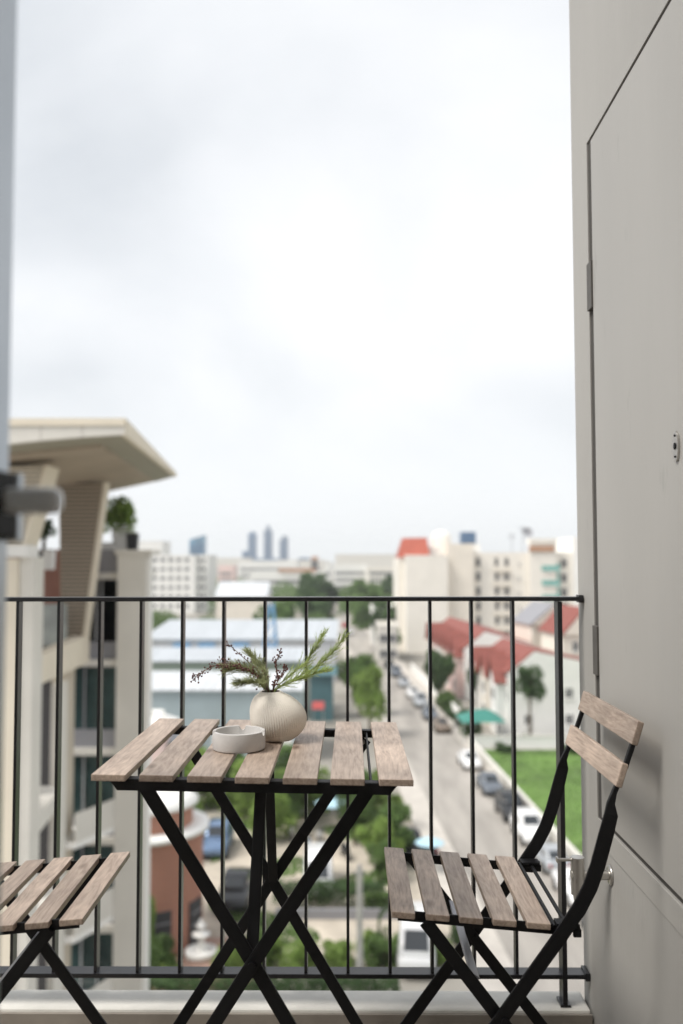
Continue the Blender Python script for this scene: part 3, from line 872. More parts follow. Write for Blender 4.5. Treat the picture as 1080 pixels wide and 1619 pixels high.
# --- walls round the lot
def low_wall(name, label, t0, t1, s0, s1, h, m, coping=True):
    w = thing(name, label, 'wall', (*st(0, (s0 + s1) / 2), G), 0)
    ox, oy = st(0, (s0 + s1) / 2)
    q = [st(t0, s0), st(t1, s0), st(t1, s1), st(t0, s1)]
    q = [(x - ox, y - oy) for x, y in q]
    MB().hexa([(x, y, -0.2) for x, y in q], [(x, y, h) for x, y in q]).build('wall_panel', m, w)
    if coping:
        c = [st(t0 - .05, s0 - .05), st(t1 + .05, s0 - .05), st(t1 + .05, s1 + .05), st(t0 - .05, s1 + .05)]
        c = [(x - ox, y - oy) for x, y in c]
        MB().hexa([(x, y, h) for x, y in c], [(x, y, h + .1) for x, y in c]).build('coping', M['stone'], w)
    return w
low_wall('boundary_wall', 'long pale low wall between the parked cars and the green lot', 3.92, 4.16, 46.8, 94.0, 0.95, M['stone'])
low_wall('lot_end_wall', 'white low wall at the far end of the green lot', 4.0, 40, 94.1, 94.4, 1.25, M['white'])

# --- foliage
def crown_mesh(name, n, size, seed, m, lumps=9, flat=1.0, leaf=0.3, hollow=0.35):
    """Leaf-sized faces through a crown of several uneven lumps; size = (rx, ry, rz), centred on the origin."""
    rnd = random.Random(seed); mb = MB()
    L_ = []
    for i in range(lumps):
        v = Vector((rnd.gauss(0, 1), rnd.gauss(0, 1), rnd.gauss(0, 1))).normalized() * rnd.uniform(0.25, 0.78)
        L_.append((v, rnd.uniform(0.20, 0.48)))
    for _ in range(n):
        c, r = L_[rnd.randrange(lumps)]
        d = Vector((rnd.gauss(0, 1), rnd.gauss(0, 1), rnd.gauss(0, 1))).normalized() * (r * rnd.uniform(hollow, 1.0) ** 0.6)
        p = c + d
        p = Vector((p.x * size[0], p.y * size[1], p.z * size[2]))
        a = Vector((rnd.gauss(0, 1), rnd.gauss(0, 1), rnd.gauss(0, .6))).normalized()
        b = a.cross(Vector((rnd.gauss(0, 1), rnd.gauss(0, 1), rnd.gauss(0, 1)))).normalized()
        l = leaf * rnd.uniform(0.6, 1.3)
        mb.add([p - a * l * .5, p + b * l * .3, p + a * l * .5, p - b * l * .3], [(0, 1, 2, 3)])
    return mb.mesh(name, m, fix=False)
CR = {}
for nm, m in (('dark', 'leaf_dark'), ('mid', 'leaf_mid'), ('light', 'leaf_light')):
    for q, near in ((0, False), (1, False), (2, True)):
        CR[nm, q] = crown_mesh('crown', 2600 if near else 1500, (1, 1, 1), 11 + q + len(nm) * 7, M[m], 10 + 2 * q, leaf=0.15 if near else 0.24)
TR = {}
def tree(label, px, d, cr, h, kind='mid', q=0, zc=None, name='street_tree', group=None, rz=None, base=None, trunk=True, cat='tree'):
    """cr = crown radius; h = total height; zc = crown centre height (default leaves a short trunk)."""
    x, y = at(px, d)
    rnd = random.Random(int(px * 13 + d))
    t = thing(name, label, cat, (x, y, G if base is None else base), rnd.uniform(0, 6) if rz is None else rz, group)
    hz = cr if zc is None else (h - zc)
    c = link('crown', CR[kind, q], t, (0, 0, h - hz))
    c.scale = (cr * 1.15, cr * 1.15, hz * 1.15)
    if trunk:
        b = MB(); zt_ = h - hz
        r0 = max(0.06, h * 0.018)
        b.tube([(0, 0, -0.1), (0.04 * cr, 0.02 * cr, zt_ * 0.5), (0, 0.03 * cr, zt_ * 0.95)], [r0 * 1.3, r0, r0 * 0.7], 7)
        for k in range(4):
            a = k * 1.6 + rnd.random()
            b.tube([(0, 0.02 * cr, zt_ * 0.7), (math.cos(a) * cr * .35, math.sin(a) * cr * .35, zt_ + hz * .15), (math.cos(a) * cr * .6, math.sin(a) * cr * .6, zt_ + hz * .45)], [r0 * .6, r0 * .4, r0 * .15], 5)
        b.build('trunk', M['trunk'], t, fix=False)
    return t
def bush(label, px, d, r, h, kind='mid', q=0, **k):
    x, y = at(px, d)
    rnd = random.Random(int(px * 7 + d))
    t = thing('bush', label, 'bush', (x, y, G), rnd.uniform(0, 6), k.get('group'))
    c = link('foliage', CR[kind, q], t, (0, 0, h * 0.45)); c.scale = (r * 1.2, r * 1.2, h * 0.62)
    b = MB()
    for i in range(4):
        a = i * 1.6
        b.tube([(0, 0, -.05), (math.cos(a) * r * .4, math.sin(a) * r * .4, h * .55)], [0.05, 0.02], 5)
    b.build('stem', M['trunk'], t, fix=False)
    return t

# --- windows and plain buildings
WC = {}
def window_mesh(w, h, glass='farwin', frame='winframe', mull=1):
    k = (round(w, 2), round(h, 2), glass, frame, mull)
    if k not in WC:
        m_ = MB().box(-w / 2 + .05, w / 2 - .05, -0.012, 0.05, .05, h - .05, 0)
        for (a, b, c, d) in ((-w / 2, w / 2, 0, .06), (-w / 2, w / 2, h - .06, h), (-w / 2, -w / 2 + .06, .06, h - .06), (w / 2 - .06, w / 2, .06, h - .06)):
            m_.box(a, b, -0.05, 0.05, c, d, 1)
        for i in range(1, mull + 1):
            x = -w / 2 + w * i / (mull + 1)
            m_.box(x - .025, x + .025, -0.035, 0.04, .06, h - .06, 1)
        m_.box(-w / 2 - .1, w / 2 + .1, -0.14, -0.0505, -.08, -.001, 1)
        WC[k] = m_.mesh('window', [M[glass], M[frame]], fix=False)
    return WC[k]
def win_grid(par, x0, x1, n, z0, dz, rows, w, h, y=0.0, rz=0.0, glass='farwin', frame='winframe', mull=1, org=(0, 0)):
    """n windows across from x0 to x1 (centres) on the wall y of a part frame turned rz about org."""
    me = window_mesh(w, h, glass, frame, mull)
    for r in range(rows):
        for i in range(n):
            x = x0 if n == 1 else x0 + (x1 - x0) * i / (n - 1)
            c, s_ = math.cos(rz), math.sin(rz)
            link('window', me, par, (org[0] + x * c - y * s_, org[1] + x * s_ + y * c, z0 + dz * r), (0, 0, rz))
def block(label, px0, px1, d, h, depth, m, rows=0, cols=0, win=(1.2, 1.3), rz=0.0, roof='parapet', cat='building', name='building', group=None,
          glass='farwin', frame='winframe', floor0=1.0, dz=3.1, side=0, roofm=None):
    x0, _ = at(px0, d); x1, _ = at(px1, d)
    w = x1 - x0
    t = thing(name, label, cat, (x0, d, G), rz, group)
    MB().box(0, w, 0, depth, -0.3, h).build('wall', M[m], t)
    if roof == 'parapet':
        p = MB()
        for (a, b, c, e) in ((-.1, w + .1, -.1, .2), (-.1, w + .1, depth - .2, depth + .1), (-.1, .2, .2, depth - .2), (w - .2, w + .1, .2, depth - .2)):
            p.box(a, b, c, e, h + .002, h + .7)
        p.build('parapet', M[m], t)
    elif roof == 'gable':      # ridge along x
        MB().prism([(-.5, h + .003), (depth + .5, h + .003), (depth / 2, h + depth * 0.22)], 0, -.5, w + .5).build('roof', M[roofm or 'metalroof'], t)
    elif roof == 'hip':
        a = h + .003; b = h + depth * .3
        MB().add([(-.5, -.5, a), (w + .5, -.5, a), (w + .5, depth + .5, a), (-.5, depth + .5, a), (depth * .4, depth / 2, b), (w - depth * .4, depth / 2, b)],
                 [(0, 1, 5, 4), (1, 2, 5), (2, 3, 4, 5), (3, 0, 4), (3, 2, 1, 0)]).build('roof', M[roofm or 'redroof'], t)
    if rows:
        mg = w / (cols + 1)
        win_grid(t, mg, w - mg, cols, floor0, dz, rows, win[0], win[1], 0.0, 0.0, glass, frame)
        if side:
            mg = depth / (side + 1)
            win_grid(t, mg, depth - mg, side, floor0, dz, rows, win[0], win[1], 0.0, R(90), glass, frame, org=(w, 0))
    return t

# ---------------------------------------------------------------- neighbouring wing (left), a thing with many parts
wing = thing('apartment_wing', 'beige apartment wing with a flared roof canopy on slanted slatted columns at the left', 'building', (0, 0, 0))
zw = lambda py, d: CZ - d * math.tan(math.atan((py - 809.5) / FPX) - R(3.07))
xw = lambda px, d: (px - 552) / FPX * d
# roof canopy: a thin-edged slab whose soffit dips towards the columns
C0, C1 = Vector((-5.58, 22.0, 0)), Vector((-7.02, 36.0, 0))
ztop = 4.57
def cp(f, inset, z):      # point along the right-hand edge, moved left by inset
    p = C0.lerp(C1, f); return (p.x - inset, p.y, z)
LW = 9.0
can = MB()
can.add([cp(0, 0, ztop), cp(1, 0, ztop), cp(1, LW, ztop), cp(0, LW, ztop), cp(0, 0, ztop - .03), cp(1, 0, ztop - .03), cp(1, LW, ztop - .03), cp(0, LW, ztop - .03)],
        [(0, 1, 2, 3), (7, 6, 5, 4), (0, 4, 5, 1), (1, 5, 6, 2), (2, 6, 7, 3), (3, 7, 4, 0)])
can.build('canopy_roof', M['sand'], wing)
# front fascia in separate panels, deeper to the left
for k in range(6):
    a, b = k * 1.05 + (0.008 if k else 0), (k + 1) * 1.05 - 0.008
    za_, zb_ = ztop - .38 - .045 * a - .012 * a * a, ztop - .38 - .045 * b - .012 * b * b
    p0, p1 = cp(0, a, 0), cp(0, b, 0)
    MB().hexa([(p1[0], p1[1] - .02, zb_), (p0[0], p0[1] - .02, za_), (p0[0], p0[1] + .10, za_), (p1[0], p1[1] + .10, zb_)],
              [(p1[0], p1[1] - .02, ztop - .16), (p0[0], p0[1] - .02, ztop - .16), (p0[0], p0[1] + .10, ztop - .16), (p1[0], p1[1] + .10, ztop - .16)]).build('fascia_panel', M['stone'], wing)
MB().box(C0.x - 6.3, C0.x, C0.y - .06, C0.y + .1, ztop - .155, ztop + .03).build('roof_edge', M['sand'], wing)
# side fascia thinning towards the far tip, in panels
for k in range(5):
    f0, f1 = k / 5 + (.002 if k else 0), (k + 1) / 5 - .002
    hh = lambda f: .40 - .27 * f
    p0, p1 = cp(f0, 0, 0), cp(f1, 0, 0)
    MB().hexa([(p0[0] - .1, p0[1], ztop - hh(f0)), (p0[0] + .025, p0[1], ztop - hh(f0)), (p1[0] + .025, p1[1], ztop - hh(f1)), (p1[0] - .1, p1[1], ztop - hh(f1))],
              [(p0[0] - .1, p0[1], ztop + .03), (p0[0] + .025, p0[1], ztop + .03), (p1[0] + .025, p1[1], ztop + .03), (p1[0] - .1, p1[1], ztop + .03)]).build('fascia_panel', M['sand'], wing)
# outer olive rim of the soffit, then taupe boards
rim = MB()
o = [cp(0.004, .1, ztop - .40), cp(.996, 0.1, ztop - .13), cp(.97, .78, ztop - .36), cp(.09, .85, ztop - .46)]
rim.add(o + [(x, y, z + .06) for x, y, z in o], [(3, 2, 1, 0), (4, 5, 6, 7), (0, 1, 5, 4), (1, 2, 6, 5), (2, 3, 7, 6), (3, 0, 4, 7)])
o2 = [cp(0.004, .1, ztop - .40), cp(.09, .85, ztop - .46), cp(.09, 6, ztop - .95), cp(0.004, 6, ztop - .92)]
rim.add(o2 + [(x, y, z + .06) for x, y, z in o2], [(3, 2, 1, 0), (4, 5, 6, 7), (0, 1, 5, 4), (1, 2, 6, 5), (2, 3, 7, 6), (3, 0, 4, 7)])
rim.build('soffit_rim', M['olive'], wing)
nb = 12
for k in range(nb):
    f0, f1 = .09 + .88 * k / nb, .09 + .88 * (k + 1) / nb - .006
    def sp(f, ins):
        z_in = ztop - .57 + .22 * f
        if ins < 1:
            return cp(f, ins, z_in)
        return cp(f, ins, z_in - .22 * (ins - .8) * (0.35 + 0.65 * f))
    q = [sp(f0, .8), sp(f1, .8), sp(f1, 3.4), sp(f0, 3.4)]
    q2 = [sp(f0, 3.4), sp(f1, 3.4), cp(f1, 8.5, sp(f1, 3.4)[2] - .1), cp(f0, 8.5, sp(f0, 3.4)[2] - .1)]
    b = MB()
    for qq in (q, q2):
        b.add(qq + [(x, y, z + .1) for x, y, z in qq], [(3, 2, 1, 0), (4, 5, 6, 7), (0, 1, 5, 4), (1, 2, 6, 5), (2, 3, 7, 6), (3, 0, 4, 7)])
    b.build('soffit_board', M['soffit'], wing)
# slanted columns: front face of horizontal battens, smooth sand-coloured side
def slant_column(top, bot, wt, wb, zt_, zb_, dep, m_face, n, m_side):
    """top/bot = x of the left edge; y of the front face = top[1]."""
    y = top[1]
    core = MB().hexa([(bot[0], y + .05, zb_), (bot[0] + wb, y + .05, zb_), (bot[0] + wb, y + dep, zb_), (bot[0], y + dep, zb_)],
                     [(top[0], y + .05, zt_), (top[0] + wt, y + .05, zt_), (top[0] + wt, y + dep, zt_), (top[0], y + dep, zt_)])
    col = core.build('slanted_column', M[m_side], wing)
    b = MB()
    for k in range(n):
        u0, u1 = k / n, (k + .72) / n
        l = lambda u: bot[0] + (top[0] - bot[0]) * u
        w = lambda u: wb + (wt - wb) * u
        z0, z1 = zb_ + (zt_ - zb_) * u0, zb_ + (zt_ - zb_) * u1
        b.hexa([(l(u0), y, z0), (l(u0) + w(u0) - .11, y, z0), (l(u0) + w(u0) - .11, y + .049, z0), (l(u0), y + .049, z0)],
               [(l(u1), y, z1), (l(u1) + w(u1) - .11, y, z1), (l(u1) + w(u1) - .11, y + .049, z1), (l(u1), y + .049, z1)])
    q0 = [(bot[0] + .01, zb_), (bot[0] + wb - .11, zb_), (top[0] + wt - .11, zt_), (top[0] + .01, zt_)]
    MB().prism(q0, 1, y + .035, y + .0495).build('backing', M['gap'], col)
    bt = b.build('battens', M[m_face], col); bt['kind'] = 'stuff'
    e = MB().hexa([(bot[0] + wb - .10, y - .012, zb_), (bot[0] + wb + .004, y - .012, zb_), (bot[0] + wb + .004, y + .048, zb_), (bot[0] + wb - .10, y + .048, zb_)],
                  [(top[0] + wt - .10, y - .012, zt_), (top[0] + wt + .004, y - .012, zt_), (top[0] + wt + .004, y + .048, zt_), (top[0] + wt - .10, y + .048, zt_)])
    e.build('edge_strip', M['sand'], col)
slant_column((xw(90, 31), 31), (xw(98, 31), 31), 1.67, .80, zw(762, 31), zw(1022, 31), .5, 'batten', 40, 'sand')
slant_column((xw(-22, 24.2), 24.2), (xw(-30, 24.2), 24.2), 1.62, 1.18, zw(735, 24.2), zw(862, 24.2), 1.0, 'beige', 18, 'sand')
# side face of the upper storeys: white cornice band, cream pier, deep beam
wd = MB
wd().box(-11.5, -8.70, 24.0, 24.9, zw(880, 24), zw(861, 24)).build('cornice', M['white'], wing)
wd().box(-11.5, -8.98, 24.1, 24.8, G, zw(882, 24)).build('pier', M['sand'], wing)
wd().box(-8.97, -8.58, 24.2, 25.0, G, zw(880, 24.2)).build('pier', M['stone'], wing)
bm_ = MB()
bm_.hexa([(-9.2, 24.9, zw(1089, 25)), (-8.88, 24.9, zw(1089, 25)), (-9.18, 31.6, zw(1050, 31)), (-9.6, 31.6, zw(1050, 31))],
         [(-9.2, 24.9, zw(1042, 25)), (-8.88, 24.9, zw(1042, 25)), (-9.18, 31.6, zw(1004, 31)), (-9.6, 31.6, zw(1004, 31))])
bm_.build('floor_beam', M['sand'], wing)
# lower floor beams on the same side, further down
for py in (1290, 1470):
    z = zw(py, 25)
    MB().hexa([(-9.6, 24.9, z - .5), (-8.60, 24.9, z - .5), (-8.98, 28.2, z - .5), (-9.98, 28.2, z - .5)],
              [(-9.6, 24.9, z), (-8.60, 24.9, z), (-8.98, 28.2, z), (-9.98, 28.2, z)]).build('floor_beam', M['stone'], wing)
wd().box(-9.52, -9.30, 28.6, 29.6, G, zw(1080, 29)).build('pier', M['stone'], wing)
wd().box(-9.98, -9.62, 30.0, 31.4, G, zw(1058, 31)).build('pier', M['beige'], wing)
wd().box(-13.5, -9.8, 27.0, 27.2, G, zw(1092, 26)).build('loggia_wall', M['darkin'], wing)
wd().box(-12.5, -9.62, 31.5, 31.7, zw(1000, 31.5), zw(868, 31.5)).build('terrace_wall', M['brown'], wing)
# glass balustrade under the terrace wall
wd().box(-10.7, -9.55, 30.2, 30.24, zw(1022, 30), zw(955, 30)).build('glass_balustrade', mat('balustrade_glass', (0.35, 0.38, 0.37), 0.15, spec=0.6, var=0.2, scale=1.5), wing)
# window wall facing the balcony
YW = 32.5
sills = [910, 1047, 1187, 1328, 1466, 1604, 1742]
xl, xr = xw(109, YW), xw(191, YW)
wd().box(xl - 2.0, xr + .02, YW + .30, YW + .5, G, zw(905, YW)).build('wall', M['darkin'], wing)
for i, py in enumerate(sills):
    z = zw(py, YW)
    MB().box(xl - .1, xr - .003, YW - .28, YW + .28, z - .11, z + .12).build('sill', M['stone'], wing)
    MB().box(xl - .1, xr - .004, YW - .04, YW + .22, z + .122, z + .74).build('spandrel', M['spandrel'], wing)
    zb, zt_ = z + .745, z + 3.05
    if i == 0:
        continue
    wn = MB().box(xl + .02, xr - .006, YW + .16, YW + .20, zb, zt_).build('window', M['greenglass'], wing)
    fr = MB()
    ww = xr - xl
    for u in (0.0, .30, .62, .97):
        x = xl + .02 + (ww - .07) * u
        fr.box(x, x + .055, YW + .09, YW + .158, zb, zt_)
    fr.box(xl + .02, xr - .006, YW + .085, YW + .0885, zt_ - .07, zt_)
    fr.build('frame', M['winframe'] if i % 2 else M['spandrel'], wn)
    cu = MB().box(xl + ww * .16, xl + ww * .28, YW + .22, YW + .24, zb, zt_ - .1).box(xl + ww * .4, xl + ww * .58, YW + .22, YW + .24, zb, zb + .9)
    cu.build('curtain', M['shedwall'], wn)
# upper dark window between the column and the pier
wu = wd().box(xl, xr - .006, YW + .16, YW + .20, zw(1020, YW), zw(906, YW) - .2).build('window', M['darkglass'], wing)
wd().box(xl + .95, xl + 1.02, YW + .08, YW + .158, zw(1020, YW), zw(906, YW) - .2).build('frame', M['winframe'], wu)
# tall pale pier at the right-hand end, with its cap
wd().box(xw(191, YW), xw(236, YW), YW - .5, YW + .25, G, zw(876, YW)).build('pier', M['stone'], wing)
wd().box(xw(187, YW), xw(245, YW), YW - .58, YW + .9, zw(876, YW) + .002, zw(869, YW)).build('cap', M['stone'], wing)
wd().box(xw(236, YW) + .002, xw(241, YW), YW - .3, YW + .1, G, zw(880, YW)).build('downpipe_casing', M['white'], wing)
# projecting balcony slabs below
for py, ln in ((1300, 1.0), (1438, 1.0), (1576, 1.0)):
    z = zw(py, YW)
    MB().hexa([(xl + .2, YW - 2.4, z - .2), (xl + 1.1, YW - 2.4, z - .2), (xr - .02, YW - .51, z - .2), (xl - .1, YW - .51, z - .2)],
              [(xl + .2, YW - 2.4, z), (xl + 1.1, YW - 2.4, z), (xr - .02, YW - .51, z), (xl - .1, YW - .51, z)]).build('balcony_slab', M['white'], wing)
    MB().hexa([(xl + 1.06, YW - 2.38, z + .002), (xl + 1.12, YW - 2.38, z + .002), (xr - .0, YW - .53, z + .002), (xr - .06, YW - .53, z + .002)],
              [(xl + 1.06, YW - 2.38, z + .95), (xl + 1.12, YW - 2.38, z + .95), (xr - .0, YW - .53, z + .95), (xr - .06, YW - .53, z + .95)]).build('glass_balustrade', M['stone'], wing)
# roof terrace: parapet, planters and trees (things of their own)
wd().box(xl, xw(190, YW) - .003, YW - .2, YW - .05, zw(905, YW), zw(868, YW)).build('parapet', M['spandrel'], wing)
wd().box(xl, xw(190, YW) - .003, YW + .55, YW + 6, zw(905, YW) - .2, zw(905, YW)).build('terrace_floor', M['stone'], wing)
zterr = zw(905, YW)
def planter(name, label, px, d, w, h, z, m):
    x, y = at(px, d)
    t = thing(name, label, 'planter', (x, y, z))
    MB().hexa([(-w * .42, -w * .42, 0), (w * .42, -w * .42, 0), (w * .42, w * .42, 0), (-w * .42, w * .42, 0)],
              [(-w / 2, -w / 2, h), (w / 2, -w / 2, h), (w / 2, w / 2, h), (-w / 2, w / 2, h)]).build('pot', M[m], t, bevel=.02)
    MB().box(-w * .44, w * .44, -w * .44, w * .44, h + .001, h + .03).build('soil', M['trunk'], t)
    return t
planter('planter', 'black planter on top of the pale end pier of the wing', 209, 33.4, .42, .62, zw(869, YW), 'pot_black')
planter('planter', 'white planter under the round tree on the roof terrace', 193, 34.5, .7, .9, zw(869, YW), 'pot_white')
planter('planter', 'white planter standing left of the round terrace tree', 172, 34.5, .8, 1.1, zterr, 'pot_white')
planter('planter', 'small white planter between the two slanted columns', 77, 28.5, .34, .62, zw(900, 28.5), 'pot_white')
planter('planter', 'dark planter holding the shrub between the slanted columns', 68, 29.5, .5, .6, zw(900, 29.5), 'pot_black')
tree('round bright green tree in a planter on the roof terrace of the wing', 190, 34.5, .86, 2.0, 'light', 2, name='terrace_tree', base=zw(869, YW) + .30, zc=1.2)
tree('dark shrub between the two slanted columns on the terrace', 68, 29.5, .38, 1.15, 'dark', 2, name='terrace_shrub', base=zw(900, 29.5) + .6, zc=.72, cat='shrub')
tree('light green plant behind the front slanted column at the left edge', 22, 26.5, .42, 1.4, 'light', 2, name='terrace_shrub', base=zw(775, 26.5), zc=.9, cat='shrub')

# ---------------------------------------------------------------- brick rotunda and its yard
rot = thing('brick_rotunda', 'round two-tier red brick building with white roof rims at the lower left', 'building', (-10.75, 47.4, G))
def drum(r, z0, z1, m, n=56):
    mb = MB(); mb.lathe([(r, z0), (r, z1)], n)
    me = mb.mesh('wall', M[m])
    uv = me.uv_layers.new(name='UVMap')
    for p in me.polygons:
        for li in p.loop_indices:
            v = me.vertices[me.loops[li].vertex_index].co
            a = math.atan2(v.y, v.x)
            if p.center.x < 0 and a < -3.0: a += 2 * math.pi
            uv.data[li].uv = (a * r, v.z)
    return link('wall', me, rot)
drum(3.05, -.2, 5.7, 'brick'); drum(2.5, 5.75, 7.0, 'brick')
MB().lathe([(3.0, 5.7), (3.35, 5.72), (3.35, 5.95), (2.9, 6.0), (2.45, 6.0)], 56).build('roof_rim', M['white'], rot)
MB().lathe([(2.4, 7.0), (2.78, 7.02), (2.78, 7.2), (2.2, 7.55), (0.9, 8.0), (0, 8.05)], 56).build('roof', M['white'], rot)
for a0 in (-62, -118, -20):
    a = R(a0)
    t_ = MB().box(-.55, .55, -.06, .06, 0, 2.3)
    dd = t_.build('shutter_door', M['darkdoor'], rot); dd.location = (3.06 * math.cos(a), 3.06 * math.sin(a), 0.1); dd.rotation_euler = (0, 0, a + math.pi / 2)
    MB().box(-.5, .5, -.085, -.065, 1.1, 1.16).box(-.5, .5, -.085, -.065, .5, .56).box(-.5, .5, -.085, -.065, 1.7, 1.76).build('slat', M['spandrel'], dd)
fo = thing('garden_fountain', 'white tiered stone fountain on the brick yard beside the rotunda', 'fountain', (*at(322, 45.2), G + .045))
MB().lathe([(0, 0), (.75, 0), (.8, .35), (.68, .4), (.6, .25), (.0, .25)], 24).build('basin', M['white'], fo)
MB().lathe([(.16, .25), (.12, .7), (.2, .95), (.42, 1.08), (.44, 1.14), (.1, 1.12)], 20).build('bowl', M['white'], fo)
MB().lathe([(.09, 1.12), (.07, 1.4), (.24, 1.5), (.25, 1.55), (.07, 1.56), (.1, 1.75), (0, 1.9)], 16).build('finial', M['white'], fo)
bush('ivy-like shrub hugging the lower wall of the brick rotunda', 248, 43.0, 1.0, 2.2, 'mid', 2)
bush('climbing shrub halfway up behind the wing pier at the rotunda', 240, 43.6, .6, 4.2, 'light', 2)

# ---------------------------------------------------------------- vehicles
def profile_body(secs):
    """Loft through stations (x, half_width, z0, z1): rounded box sections."""
    vs, fs = [], []
    for (x, hw, z0, z1) in secs:
        h = z1 - z0
        for (a, b) in ((-.86, 0), (.86, 0), (1, .16), (1, .62), (.90, .94), (.72, 1), (-.72, 1), (-.90, .94), (-1, .62), (-1, .16)):
            vs.append((x, a * hw, z0 + b * h))
    n = 10
    for i in range(len(secs) - 1):
        for k in range(n):
            fs.append((i * n + k, i * n + (k + 1) % n, (i + 1) * n + (k + 1) % n, (i + 1) * n + k))
    fs.append(tuple(reversed(range(n)))); fs.append(tuple((len(secs) - 1) * n + k for k in range(n)))
    return vs, fs
VEH = {}
def vehicle(kind, paint, label, loc, rz, name, cat, group='cars parked along the street'):
    """Local +x is the nose; first of a kind is built, later ones share its meshes."""
    t = thing(name, label, cat, loc, rz, group)
    if (kind, paint) not in VEH:
        D = []
        P = M['car_' + paint]
        if kind == 'sedan':
            Lh, W_, belt, top = 2.2, .88, .92, 1.43
            low = [(-2.2, .70, .42, .86), (-2.08, .82, .28, .94), (-1.4, .88, .2, .96), (0, .885, .2, .93), (1.1, .88, .2, .92), (1.85, .84, .24, .80), (2.15, .72, .34, .66)]
            cab = [(-1.75, .62, .90, .98), (-1.15, .66, .90, 1.36), (-.5, .68, .90, 1.43), (.25, .68, .90, 1.40), (1.05, .64, .88, .95)]
            wf, wr_ = 1.35, -1.32
        elif kind == 'suv':
            Lh, W_, belt, top = 2.25, .93, 1.08, 1.75
            low = [(-2.25, .82, .42, 1.05), (-2.15, .9, .3, 1.12), (-1.4, .93, .24, 1.12), (0, .93, .24, 1.1), (1.2, .92, .24, 1.06), (1.95, .88, .28, .95), (2.25, .76, .38, .8)]
            cab = [(-2.1, .72, 1.08, 1.2), (-1.85, .74, 1.08, 1.68), (-.8, .76, 1.08, 1.76), (.2, .75, 1.08, 1.72), (1.0, .70, 1.06, 1.12)]
            wf, wr_ = 1.4, -1.38
        elif kind == 'pickup':
            Lh, W_, belt, top = 2.5, .92, 1.08, 1.75
            low = [(-2.55, .84, .45, 1.02), (-2.5, .9, .36, 1.06), (-.6, .92, .3, 1.08), (.6, .92, .3, 1.1), (1.4, .91, .3, 1.08), (2.2, .88, .34, .98), (2.5, .78, .42, .84)]
            cab = [(-.75, .72, 1.06, 1.3), (-.6, .74, 1.06, 1.7), (.1, .75, 1.06, 1.76), (.7, .74, 1.06, 1.7), (1.4, .70, 1.06, 1.12)]
            wf, wr_ = 1.6, -1.55
        else:  # van
            Lh, W_, belt, top = 2.4, .9, 1.1, 2.0
            low = [(-2.4, .84, .4, 1.12), (-2.3, .9, .3, 1.15), (0, .9, .25, 1.15), (1.6, .9, .25, 1.14), (2.2, .86, .3, 1.05), (2.4, .78, .38, .9)]
            cab = [(-2.36, .80, 1.1, 1.9), (-2.2, .83, 1.1, 2.0), (0, .84, 1.1, 2.02), (1.1, .82, 1.1, 1.95), (2.15, .76, 1.05, 1.14)]
            wf, wr_ = 1.55, -1.5
        b = MB()
        v, f = profile_body(low); b.add(v, f, 0, True)
        v, f = profile_body(cab); b.add(v, f, 0, True)
        if kind == 'pickup':
            b.box(-2.42, -.85, -.74, .74, 1.085, 1.10, 1)
        for x in (wf, wr_):      # dark arches
            for s_ in (-1, 1):
                b.tube([(x, s_ * (W_ - .12), .34), (x, s_ * (W_ + .004), .34)], .40, 16, 1, False)
        D.append(('body', b.mesh('body', [P, M['tyre']], fix=True), None, ()))
        def glass(pts):
            c = sum((Vector(p) for p in pts), Vector()) / 4
            n_ = (Vector(pts[1]) - Vector(pts[0])).cross(Vector(pts[2]) - Vector(pts[0])).normalized()
            if n_.dot(c - Vector((0, 0, .8))) < 0: n_ = -n_
            lo = [tuple(Vector(p) + n_ * .004) for p in pts]; hi = [tuple(Vector(p) + n_ * .016) for p in pts]
            return MB().hexa(lo, hi)
        c = cab
        zf = lambda st_, u: st_[2] + (st_[3] - st_[2]) * u
        f0, f1 = c[-1], c[-2]
        ws_ = [(f0[0] - .08, -f0[1] * .8, f0[3] + .035), (f0[0] - .08, f0[1] * .8, f0[3] + .035), (f1[0] + .10, f1[1] * .68, f1[3] - .035), (f1[0] + .10, -f1[1] * .68, f1[3] - .035)]
        D.append(('windscreen', glass(ws_).mesh('windscreen', M['carglass']), None, ()))
        r0, r1 = c[0], c[1]
        rw_ = [(r0[0] + .04, -r0[1] * .8, r0[3] + .03), (r0[0] + .04, r0[1] * .8, r0[3] + .03), (r1[0] - .05, r1[1] * .68, r1[3] - .05), (r1[0] - .05, -r1[1] * .68, r1[3] - .05)]
        D.append(('rear_window', glass(rw_).mesh('rear_window', M['carglass']), None, ()))
        for s_ in (-1, 1):
            for (xa, xb) in ((c[1][0] + .05, (c[1][0] + c[3][0]) / 2 - .04), ((c[1][0] + c[3][0]) / 2 + .04, c[3][0] - .02)):
                hw = c[2][1]
                q = [(xa, s_ * (hw * 1.0), belt + .04), (xb, s_ * (hw * 1.0), belt + .04), (xb, s_ * hw * .93, top - .14), (xa, s_ * hw * .93, top - .14)]
                D.append(('side_window', glass(q).mesh('side_window', M['carglass']), None, ()))
            lx = low[-1]
            D.append(('headlight', MB().box(lx[0] - .16, lx[0] - .02, s_ * lx[1] * .62 - .15, s_ * lx[1] * .62 + .15, lx[3] - .16, lx[3] - .03).mesh('headlight', M['lamp'], bevel=.02), None, ()))
            tx = low[0]
            D.append(('tail_light', MB().box(tx[0] - .02, tx[0] + .08, s_ * tx[1] * .84 - .1, s_ * tx[1] * .84 + .1, tx[3] - .24, tx[3] - .06).mesh('tail_light', M['taillamp'], bevel=.015), None, ()))
        tm = MB().lathe([(.2, -.1), (.31, -.1), (.33, -.06), (.33, .06), (.31, .1), (.2, .1)], 20).mesh('wheel', M['tyre'])
